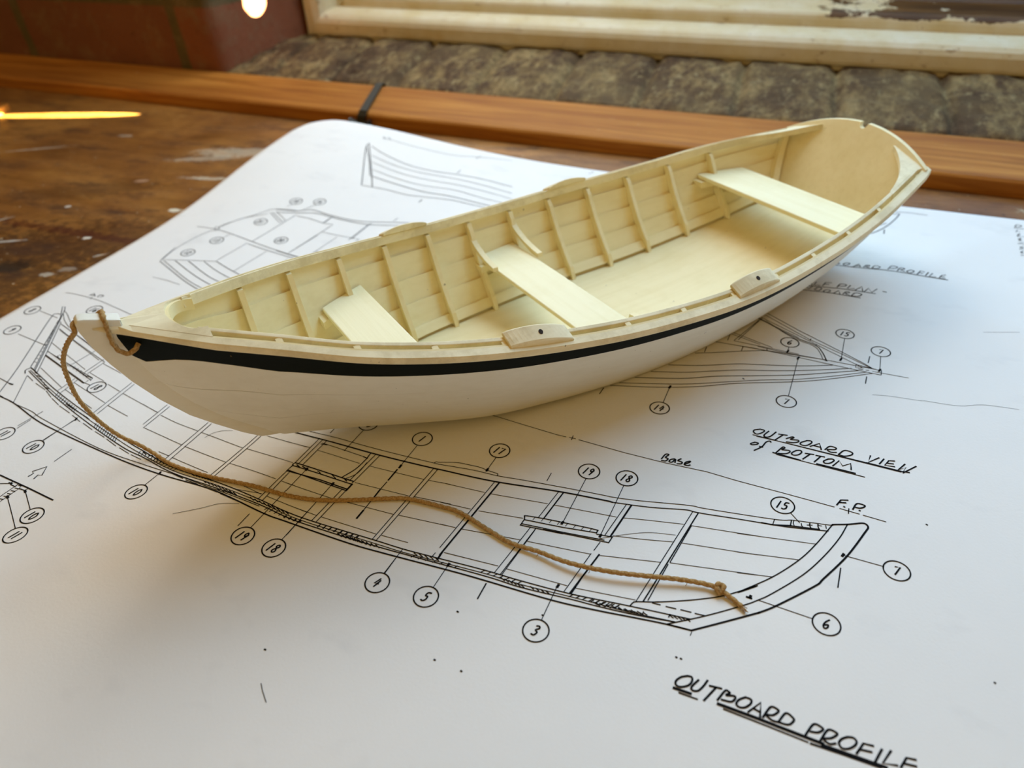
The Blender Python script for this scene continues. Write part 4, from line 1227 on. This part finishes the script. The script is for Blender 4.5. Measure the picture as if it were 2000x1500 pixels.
def both(fn, name, mat, label=None, **kw):
    out = []
    for sd in (1, -1):
        mb = MB(); fn(mb, sd); o = mb.build(name, mat, BOAT, scale=S, **kw)
        if label: o['label'] = label
        out.append(o)
    return out
for k in range(4):
    s0, s1 = SEAM[k], SEAM[k+1]
    def strake(mb, sd, s0=s0, s1=s1, k=k):
        rings = []; ss = lin(s0 + (.0024 if k else 0), s1 - (.0024 if k < 3 else 0), 7); N = 90
        for i in range(N):
            t = i/(N-1); outer, inner = [], []
            for j, s in enumerate(ss):
                f = j/6; se = s
                ua = u_aft(.078 + (.262-.078)*s); u = ua + (u_bow(se) - ua)*t
                o_ = .0006*(1-f) if k else 0.0
                v, z = hull(u, se, o_); outer.append((u, sd*v, z))
                v, z = hull(u, se, o_ - T_); v = max(v, .002); inner.append((u, sd*v, z))
            rings.append(outer + inner[::-1])
        mb.loft(rings)
    both(strake, 'strake', GREEN if k == 3 else HULLW, 'dark green top strake' if k == 3 else 'white hull plank', smooth=True, auto=50)
# cream inner skin: the painted inside of the planks (ceiling paint), one lining plank per strake
for k in range(4):
    s0, s1 = SEAM[k], SEAM[k+1]
    def lining(mb, sd, s0=s0, s1=s1, k=k):
        rows, rows2 = [], []; ss = lin(max(s0, .05), s1 - (.002 if k == 3 else 0), 7); N = 80
        for i in range(N):
            t = i/(N-1); r = []; r2 = []
            for j, s in enumerate(ss):
                ua = u_aft(.078 + (.262-.078)*s) + .002; u = ua + (min(u_bow(s), .70) - .006 - ua)*t
                o_ = 0.0
                v, z = hull(u, s, o_ - T_ - .0006 - .0075*(j/6) + (.0012 if k == 3 else 0)); r.append((u, sd*max(v, .004), z))
                v, z = hull(u, s, o_ - T_ - .0002); r2.append((u, sd*max(v, .0045), z))
            rows.append(r + r2[::-1])
        mb.loft(rows)
    both(lining, 'inner_lining', CREAM, 'cream painted inside face of a hull plank', smooth=True, auto=50)
# bottom planking
mb = MB(); rings = []
for u in lin(-1.02, .528, 70):
    c, z = cw(u) + (.0 if u < .45 else 0), zk(u); ci = max(c-.004, .004)
    rings.append([(u, -ci, z), (u, ci, z), (u, ci, z+.004), (u, 0, z+.004), (u, -ci, z+.004)])
mb.loft(rings); mb.build('bottom_planking', HULLW, BOAT, scale=S, smooth=True, auto=40)
mb = MB(); rings = []
for u in lin(-1.018, .50, 70):
    c, z = max(cw(u)-.010, .006), zk(u); k = c + .006
    rings.append([(u, -c, z+.0045), (u, c, z+.0045), (u, k, z+.020), (u, -k, z+.020)])
mb.loft(rings); mb.build('floor', CREAM, BOAT, scale=S, smooth=True, auto=40)
def chine_log(mb, sd):
    rings = []
    for u in lin(-1.01, .47, 60):
        z0 = zk(u); L = zs(u) - z0; sa, sb = .020/L, .042/L
        a = hull(u, sa+.02, -T_-.003); b = hull(u, sb, -T_-.003); c = hull(u, sb, -T_-.012); d = hull(u, sa, -T_-.014)
        rings.append([(u, sd*max(q[0], .002), max(q[1], z0+.0195)) for q in (a, b, c, d)])
    mb.loft(rings)
both(chine_log, 'chine_log', CREAM, smooth=True, auto=30)
# frames
def frame_at(i, u, lean=0):
    hw = .0055
    def f(mb, sd):
        n = 12; outer, inner = [], []
        L = zs(u) - zk(u)
        for j in range(n):
            s = .085 + (.985-.085)*j/(n-1)
            v, z = hull(u, s, -T_-.0028); outer.append((sd*max(v, .003), z)); v, z = hull(u, s, -T_-.0028-.0205 - .004*(1-j/(n-1))); inner.append((sd*max(v, .0028), z))
        zt = zs(u) - .019
        inner = [(v, z) for v, z in inner if z < zt] ; 
        inner.append((sd*(bw(u) - .0205), zt)); inner += [(sd*(bw(u)-.0078), zt), (sd*(bw(u)-.0072), gz(u, bw(u)-.0072)-.0012)]
        outer = [(v, z) for v, z in outer if z < zs(u) - .012] + [(sd*(bw(u)+.0052), zs(u)-.011), (sd*(bw(u)+.0056), gz(u, bw(u)+.0056)-.0012)]
        inner[0] = (inner[0][0], zk(u)+.0203); outer[0] = (outer[0][0], max(outer[0][1], zk(u)+.0203))
        P = outer + inner[::-1]
        mb.loft([[(u-hw, v, z) for v, z in P], [(u+hw, v, z) for v, z in P]])
    both(f, 'frame', CREAM_V, smooth=False)
for i, u in enumerate(FR): frame_at(i, u)
def corner_post(mb, sd):
    rings = []
    for s in lin(.12, .93, 9):
        ua = u_aft(.078 + .184*s) + .001
        a = hull(ua, s, -T_-.003); b = hull(ua, s, -T_-.026); c = hull(ua+.016, s, -T_-.022); d = hull(ua+.016, s, -T_-.003)
        rings.append([(ua, sd*a[0], a[1]), (ua, sd*b[0], b[1]), (ua+.016, sd*c[0], c[1]), (ua+.016, sd*d[0], d[1])])
    mb.loft(rings)
both(corner_post, 'corner_post', CREAM_V)
# gunwale
def inwale(mb, sd):
    rings = []
    for u in lin(-1.135, .612, 90):
        b, z = bw(u), zs(u); za, zb = gz(u, b-.0155), gz(u, b-.007); rings.append([(u, sd*(b-.018), za-.021), (u, sd*(b-.009), zb-.019), (u, sd*(b-.007), zb), (u, sd*(b-.0155), za)])
    mb.loft(rings)
both(inwale, 'inwale', RAIL_P, smooth=False, bevel=.0003)
def rub_rail(mb, sd):
    rings = []
    for u in lin(-1.168, .757, 110):
        e = min(1, max(0, (u-.60)/.128)); b, z = bw(u) + .0152 - .010*e, zs(u); w_ = .0058*(1 - .55*e*e); h = .0132*(1 - .3*e)
        if u > .728: z = zs(.728) + (u-.728)*.30; b = .0142; f_ = (u-.728)/.030; w_ = .0030*(1 - f_) + .0003; h = .0092*(1-f_) + .0002
        if u < -1.14: w_ *= .8
        q = (lambda v: z - TILT*(v - bw(u))) if u <= .728 else (lambda v: z - TILT*(v - .006)*(1-f_))
        vi = bw(u) + .0060 - .010*e
        rings.append([(u, sd*(b+.0005), q(b)-h), (u, sd*(b+w_*.75), q(b+w_*.75)-h), (u, sd*(b+w_), q(b+w_)-h*.72), (u, sd*(b+w_), q(b+w_)-.002), (u, sd*(b+w_*.85), q(b+w_*.85)+.0008), (u, sd*max(vi, .0137), q(vi)+.0008), (u, sd*max(vi-.0012, .0137), q(vi)-min(.009, h*.7)), (u, sd*(b+.0005), q(b)-min(.009, h*.7))])
    mb.loft(rings)
both(rub_rail, 'rub_rail', RAIL_P, smooth=False, bevel=.0002)
# foredeck with its curved after edge
mb = MB(); top, out = [], []
N = 24; half = []
for k in range(N+1):
    t = k/N; a = math.pi/2*t
    half.append((.596 + .052*math.cos(a)**.8, None, .064*math.sin(a)))
inner_edge = [(u, v) for u, _, v in half]                # apex -> arm end
outer_edge = [(u, max(bw(u) + .0055 - (.010*max(0, (u-.60)/.128)), .0155)) for u in lin(.7145, .596, N+1)]
inner_edge = inner_edge[:1] + inner_edge; outer_edge = [(.7145, .0)] + outer_edge
for sd in (1, -1):
    dk = lambda u, v: zs(u) + .0012 + TILT*max(-.02, min(.017, bw(u) - v))
    a = [(u, sd*v, dk(u, v)) for u, v in inner_edge]; b = [(u, sd*v, dk(u, v)) for u, v in outer_edge]
    c0 = [(u, v, z-.016) for u, v, z in a]; d0 = [(u, v, z-.016) for u, v, z in b]
    mb.loft([[p, q, r, s_] for p, q, r, s_ in zip(a, b, d0, c0)])
mb.build('foredeck', RAIL_P, BOAT, scale=S, smooth=True, auto=30)
# rounded lining of the deck opening
mb = MB(); rings = []
E_ = [(u, -v) for u, v in inner_edge[::-1]] + [(u, v) for u, v in inner_edge[1:]]
for i, (u, v) in enumerate(E_):
    p = Vector((E_[max(i-1, 0)][0], E_[max(i-1, 0)][1], 0)); q = Vector((E_[min(i+1, len(E_)-1)][0], E_[min(i+1, len(E_)-1)][1], 0)); d = (q-p).normalized(); n = Vector((-d.y, d.x, 0))
    if (n.x > 0): n = -n
    a = Vector((u, v, zs(u)+.0016)) - n*.001; b = a + n*.0065
    rings.append([a, b, b + Vector((0, 0, -.022)), a + Vector((0, 0, -.022))])
mb.loft(rings); mb.build('deck_coaming', CREAM, BOAT, scale=S, smooth=True, auto=40)
# stem
OUT = [(.735, .4005), (.760, .4095), (.7715, .4115), (.777, .4060), (.7765, .392), (.7685, .355), (.7547, .3177), (.7347, .273), (.7056, .2209), (.6696, .169), (.6368, .1337), (.5938, .0911), (.563, .0653), (.535, .0575)]
INN = [(.7135, .3925), (.7150, .3900), (.7155, .3870), (.715, .380), (.712, .36), (.695, .318), (.678, .27), (.66, .233), (.635, .188), (.605, .152), (.578, .122), (.54, .086), (.50, .0665), (.49, .0545)]
mb = MB(); rings = []
for (a, b) in zip(OUT, INN):
    hd = a[1] > .385; e1 = .0125 if hd else .0065; e2 = .0135 if hd else .0165
    m_ = (a[0]*.35 + b[0]*.65, a[1]*.35 + b[1]*.65); e3 = .0135 if hd else .0135
    rings.append([(a[0], -e1, a[1]), (a[0], e1, a[1]), (m_[0], e3, m_[1]), (b[0], min(e2, .0135), b[1]), (b[0], -min(e2, .0135), b[1]), (m_[0], -e3, m_[1])])
mb.loft(rings); mb.build('stem_post', HULLW, BOAT, scale=S, smooth=True, bevel=.0003, auto=35)
# seats
def thwart(name, ua, ub, z, th, label):
    mb = MB(); rings = []
    def half_at(u, zz):
        lo, hi = 0.02, .99
        for _ in range(30):
            m = (lo+hi)/2
            if hull(u, m, -T_-.0045)[1] < zz: lo = m
            else: hi = m
        return hull(u, lo, -T_-.0045)[0]
    for u in lin(ub, ua, 8):
        wt, wb = half_at(u, z) - .002, half_at(u, z-th) - .002
        rings.append([(u, -wb, z-th), (u, wb, z-th), (u, wt, z), (u, -wt, z)])
    mb.loft(rings); o = mb.build(name, CREAM_T, BOAT, scale=S, bevel=.0005); o['label'] = label
    def riser(mb, sd):
        rings = []
        for u in lin(ub+.004, ua+.014, 6):
            a = half_at(u, z-th-.0005) - .001; b = half_at(u, z-th-.016) - .001
            rings.append([(u, sd*a, z-th-.0005), (u, sd*b, z-th-.016), (u, sd*(b-.026), z-th-.016), (u, sd*(a-.032), z-th-.0005)])
        mb.loft(rings)
    both(riser, 'seat_riser', CREAM)
thwart('thwart', .345, .236, .195, .010, 'bow seat plank'); thwart('thwart', -.100, -.214, .137, .010, 'middle seat plank'); thwart('thwart', -.834, -.974, .178, .012, 'stern seat plank')
# hanging knees of the middle seat
for u in (-.0945+.0005, -.2235-.0005):
    def knee(mb, sd, u=u):
        zt = zs(u) - .022; vt = bw(u) - .023; zb = .1378; vb = .178
        o_, i_ = [], []
        for j in range(13):
            t = j/12
            # concave inner curve from the inwale down on to the seat
            v = vt + (vb-vt)*(t**2.1); z = zt + (zb + .010 - zt)*(1-(1-t)**1.35)
            i_.append((sd*v, z))
        i_.append((sd*(vb-.002), zb))
        for j in range(13):
            t = j/12; z = zb + (zt-zb)*t
            lo, hi = .02, .99
            for _ in range(30):
                m = (lo+hi)/2
                if hull(u, m, -T_-.022)[1] < z: lo = m
                else: hi = m
            v = hull(u, lo, -T_-.022)[0]; vi = vt + (vb-vt)*((1-t)**2.1); o_.append((sd*min(max(v, vi+.006), vi+.024), z))
        P = i_ + o_
        mb.loft([[(u-.007, v, z) for v, z in P], [(u+.007, v, z) for v, z in P]])
    both(knee, 'knee', CREAM_V)
# oarlock pads
def pad(ua, ub):
    for sd in (1, -1):
        mb = MB(); rings = []
        for u in lin(ub, ua, 15):
            t = (u-ub)/(ua-ub); b, z = bw(u), zs(u) + .0009; h = .0055 + .0105*math.sin(math.pi*t)**.75
            q = lambda v: z - TILT*(v-b); rings.append([(u, sd*(b-.019), q(b-.019)-.001), (u, sd*(b+.0125), q(b+.0125)-.001), (u, sd*(b+.0130), q(b+.013)+h*.55), (u, sd*(b+.0110), q(b+.011)+h*.72), (u, sd*(b-.0155), q(b-.0155)+h), (u, sd*(b-.0188), q(b-.0188)+h*.92)])
        mb.loft(rings); o = mb.build('oarlock_pad', RAIL_P, BOAT, scale=S, bevel=.0003)
        um = (ua+ub)/2 - .004; b = bw(um)-.002; z = zs(um) + TILT*.002 + .0009 + .0140
        mb = MB(); mb.loft([[(um + .0042*math.cos(a*math.pi/8), sd*(b + .0042*math.sin(a*math.pi/8)), zz - TILT*1.4*.0042*math.sin(a*math.pi/8)) for a in range(16)] for zz in (z-.006, z+.0008)])
        q = mb.build('oarlock_hole_disc', HOLE_SHADE, o, scale=S)  # solid disc on the uncut pad; its dark colour imitates a shaded hole
pad(.149, .028); pad(-.354, -.472)
# transom
def tr_half(z):
    if z <= .262: return .145 + (.222-.145)*((z-.078)/.184)**.85
    return .222*math.sqrt(max(0, 1 - (z-.262)/.058))
mb = MB(); prof = []
zz = lin(.078, .262, 8)
for z in zz: prof.append((tr_half(z), z))
arc = []
for k in range(1, 20):
    v = .222*(1 - k/20); arc.append((v, .262 + .058*(1 - (v/.222)**2)))
right = prof + arc
notch = [(.0115*math.sin(a), .3195 - .0125*math.cos(a)*1.0) for a in lin(math.pi/2, 0, 7)]
right = [p for p in right if not (p[1] > .300 and p[0] < .014)] + notch
P = right + [(-v, z) for v, z in right[::-1][1:]]
TH_ = .013
n = len(P); ring_in = [(u_aft(z)-.0005, v, z) for v, z in P]; ring_out = [(u_aft(z)-TH_, v, z) for v, z in P]
# faces as strips across the width so that the notch stays clean
m_ = len(right); L_ = right; 
def strip(ringf):
    return [[(ringf(z), -v, z), (ringf(z), -v*.5, z), (ringf(z), 0 if v > .012 else 0, z), (ringf(z), v*.5, z), (ringf(z), v, z)] for v, z in right[:-len(notch)]]
fi = lambda z: u_aft(z)-.0005; fo = lambda z: u_aft(z)-TH_
# the plate up to the notch shoulders is lofted on vertical slices
slices = []
VS = sorted(set([round(x, 5) for x in lin(-.222, .222, 61)] + [round(.0115*math.sin(a), 5) for a in lin(-math.pi/2, math.pi/2, 13)] + [-.0116, .0116]))
for v in VS:
    zt = .262 + .058*(1 - (v/.222)**2)
    if abs(v) <= .0115: zt = .3195 - .0125*math.sqrt(max(0, 1-(v/.0115)**2))*1.0
    zb = .078 if abs(v) <= .145 else .078 + .184*((abs(v)-.145)/.077)**(1/.85)
    zb = min(zb, zt-.001); cols = lin(zb, zt, 12)
    slices.append([(fi(z), v, z) for z in cols] + [(fo(z), v, z) for z in cols[::-1]])
mb.loft(slices); o = mb.build('transom', CREAM, BOAT, scale=S, smooth=True, auto=35)
def qknee(mb, sd):
    tri = []
    N = 14; tipa = Vector((-.962, bw(-.962)-.0165)); tipb = Vector((u_aft(.285)+.002, .112)); cor = Vector((u_aft(.262)+.001, .216))
    inner = []
    for k in range(N+1):
        t = k/N; mid = Vector((-1.112, .192)); inner.append(tipa*(1-t)**2 + mid*2*t*(1-t) + tipb*t*t)
    outer = []
    for k in range(N+1):
        t = k/N
        if t < .55: f = t/.55; u = tipa.x + (cor.x-tipa.x)*f; outer.append(Vector((u, bw(u)-.0068 if f < .9 else bw(u)-.0068)))
        else: f = (t-.55)/.45; outer.append(cor.lerp(tipb + Vector((-.013, .008)), f))
    rings = []
    for a, b in zip(inner, outer):
        za = zs(max(a.x, -1.15)) + .0016 + TILT*.012 + .026*max(0, (.216-a.y)/.104)*max(0, min(1, (-a.x-1.02)/.12)); zb = zs(max(b.x, -1.15)) + .0016 + TILT*(.012 if b.y < .2 else .004) + .026*max(0, min(1, (.205-b.y)/.104))*max(0, min(1, (-b.x-1.1)/.05))
        rings.append([(a.x, sd*a.y, za), (b.x, sd*b.y, zb), (b.x, sd*b.y, zb-.016), (a.x, sd*a.y, za-.016)])
    mb.loft(rings)
both(qknee, 'quarter_knee', RAIL_P, smooth=True, auto=35)

# ------------------------------------------------------------------ painter (cord) from the bow across the plan
def b2w(u, v, z): 
    c, s = math.cos(4.09936), math.sin(4.09936); return Vector((-.118681 + (c*u - s*v)*S, .255869 + (s*u + c*v)*S, z*S + .0006))
ROPE_P = [(-.20977,.12913,.077),(-.21642,.12918,.072),(-.22207,.12959,.066),(-.22793,.1311,.059),(-.23324,.13334,.05),(-.23909,.13661,.038),(-.24174,.13948,.029),(-.2424,.14285,.019),(-.23976,.14576,.011),(-.23493,.14822,.006),(-.2288,.14883,.0026),(-.21987,.14731,.0014),(-.20985,.14642,.0013),(-.19542,.14613,.0013),(-.17692,.14782,.0013),(-.16306,.14854,.0013),(-.15067,.15081,.0013),(-.13783,.15553,.0013),(-.12546,.16092,.0013),(-.11804,.16337,.0013),(-.1055,.16408,.0013),(-.09691,.16371,.0013),(-.08268,.15928,.0013),(-.07377,.1568,.0014),(-.06401,.15624,.0019),(-.05425,.15486,.0025),(-.04527,.15488,.0029),(-.03682,.15602,.0029),(-.02869,.15791,.0027),(-.02068,.15998,.0025),(-.0143,.16162,.0021),(-.00784,.16264,.0018),(-.00366,.16222,.0017),(.00073,.16023,.0014),(.00425,.15819,.0012)]
def add_rope(mb, pts, r, pitch=.0028, sub=10, ring=12, lobe=.16, taper=None):
    P = catmull(pts, sub); rings = []; acc = 0; up = Vector((.3, .2, .93))
    prev = None
    for i, p in enumerate(P):
        d = (P[min(i+1, len(P)-1)] - P[max(i-1, 0)]).normalized()
        if prev is None: n = d.orthogonal().normalized()
        else: n = (prev - d*prev.dot(d)).normalized()
        prev = n; b = d.cross(n)
        if i: acc += (p - P[i-1]).length
        ph = acc/pitch*2*math.pi/1.0
        rr = r*(taper(i/(len(P)-1)) if taper else 1)
        rings.append([p + (n*math.cos(a) + b*math.sin(a))*rr*(1 + lobe*math.cos(3*a - ph)) for a in [2*math.pi*k/ring for k in range(ring)]])
    mb.loft(rings)
RR = .00078
bow = [b2w(.703, .028, .350), b2w(.7105, .0345, .3462), b2w(.7215, .0315, .3405), b2w(.7325, .0265, .346), b2w(.7375, .0225, .360), b2w(.7375, .0195, .378), b2w(.7365, .0180, .392), b2w(.736, .0150, .4030),
       b2w(.735, .004, .4050), b2w(.735, -.010, .4045), b2w(.738, -.0175, .400), b2w(.746, -.0195, .396), b2w(.760, -.018, .396), b2w(.774, -.0135, .3985), b2w(.7815, -.002, .3985)]
cord = empty('cord', b2w(.776, .0, .0)); tag(cord, 'tan twisted cord looped over the bow and trailing across the plan to a knotted end', 'cord')
cord.location.z = 0
def keep(o): o.parent = cord; o.matrix_parent_inverse = Matrix.Translation(cord.location).inverted(); return o
def dense(pts, step=.004):
    out = [pts[0]]
    for a, b in zip(pts, pts[1:]):
        n = max(1, int((b-a).length/step)); out += [a.lerp(b, (k+1)/n) for k in range(n)]
    return out
main = catmull(bow + [b2w(.7818, .006, .391)] + [Vector(p) for p in ROPE_P[1:]], 5)
main = [Vector((p.x, p.y, max(p.z, paper_h(p.x, p.y) + .0009))) for p in main]
# even spacing so that the twist is regular
L = [0]
for a, b in zip(main, main[1:]): L.append(L[-1] + (b-a).length)
ev, j = [], 0; step = .00042; dd = 0
while dd < L[-1]:
    while L[j+1] < dd: j += 1
    f = (dd - L[j])/(L[j+1]-L[j]); ev.append(main[j].lerp(main[j+1], f)); dd += step
mb = MB(); add_rope(mb, ev, RR, sub=1, ring=10); keep(mb.build('strand', ROPE, smooth=True))
# overhand knot near the end and frayed tip
kx = Vector(ROPE_P[32]); kx.z = .0021
mb = MB()
loop = []
for a in range(25):
    t = 2*math.pi*a/24; loop.append(kx + Vector((.0010*math.cos(t)*1.05 + .0003*math.sin(2*t), .0016*math.sin(t), .0009*math.sin(2*t+.6)*.6)))
add_rope(mb, loop, .0008, sub=3, ring=8, lobe=.12)
loop = [kx + Vector((.0015*math.sin(t)*.7, .0010*math.cos(t), .0011*math.cos(t+.8))) for t in lin(0, 2*math.pi, 21)]
add_rope(mb, loop, .00075, sub=3, ring=8, lobe=.12)
keep(mb.build('knot', ROPE, smooth=True))
mb = MB(); e0 = Vector(ROPE_P[-1]); d0 = (Vector(ROPE_P[-1]) - Vector(ROPE_P[-2])).normalized()
for k in range(14):
    sd_ = Vector((random.uniform(-1, 1), random.uniform(-1, 1), random.uniform(-.3, .4)))*.0006
    a = e0 - d0*.0008 + sd_*.4; b = e0 + d0*random.uniform(.0008, .0022) + sd_*1.5; b.z = max(b.z, .0006)
    add_rope(mb, [a, a.lerp(b, .5) + sd_*.2, b], .00013, sub=3, ring=5, lobe=0)
keep(mb.build('frayed_tip', ROPE, smooth=True)); mb = MB()
for k, i in enumerate((21, 24, 26, 30)):
    p = Vector(ROPE_P[i]); dq = Vector((random.uniform(-.5, .5), -1, -.1)).normalized()*.0022
    add_rope(mb, [p, p + dq*.6 + Vector((.0004, 0, .0002)), p + dq], .00011, sub=3, ring=5, lobe=0)
o = keep(mb.build('stray_fibres', ROPE, smooth=True)); o['kind'] = 'stuff'
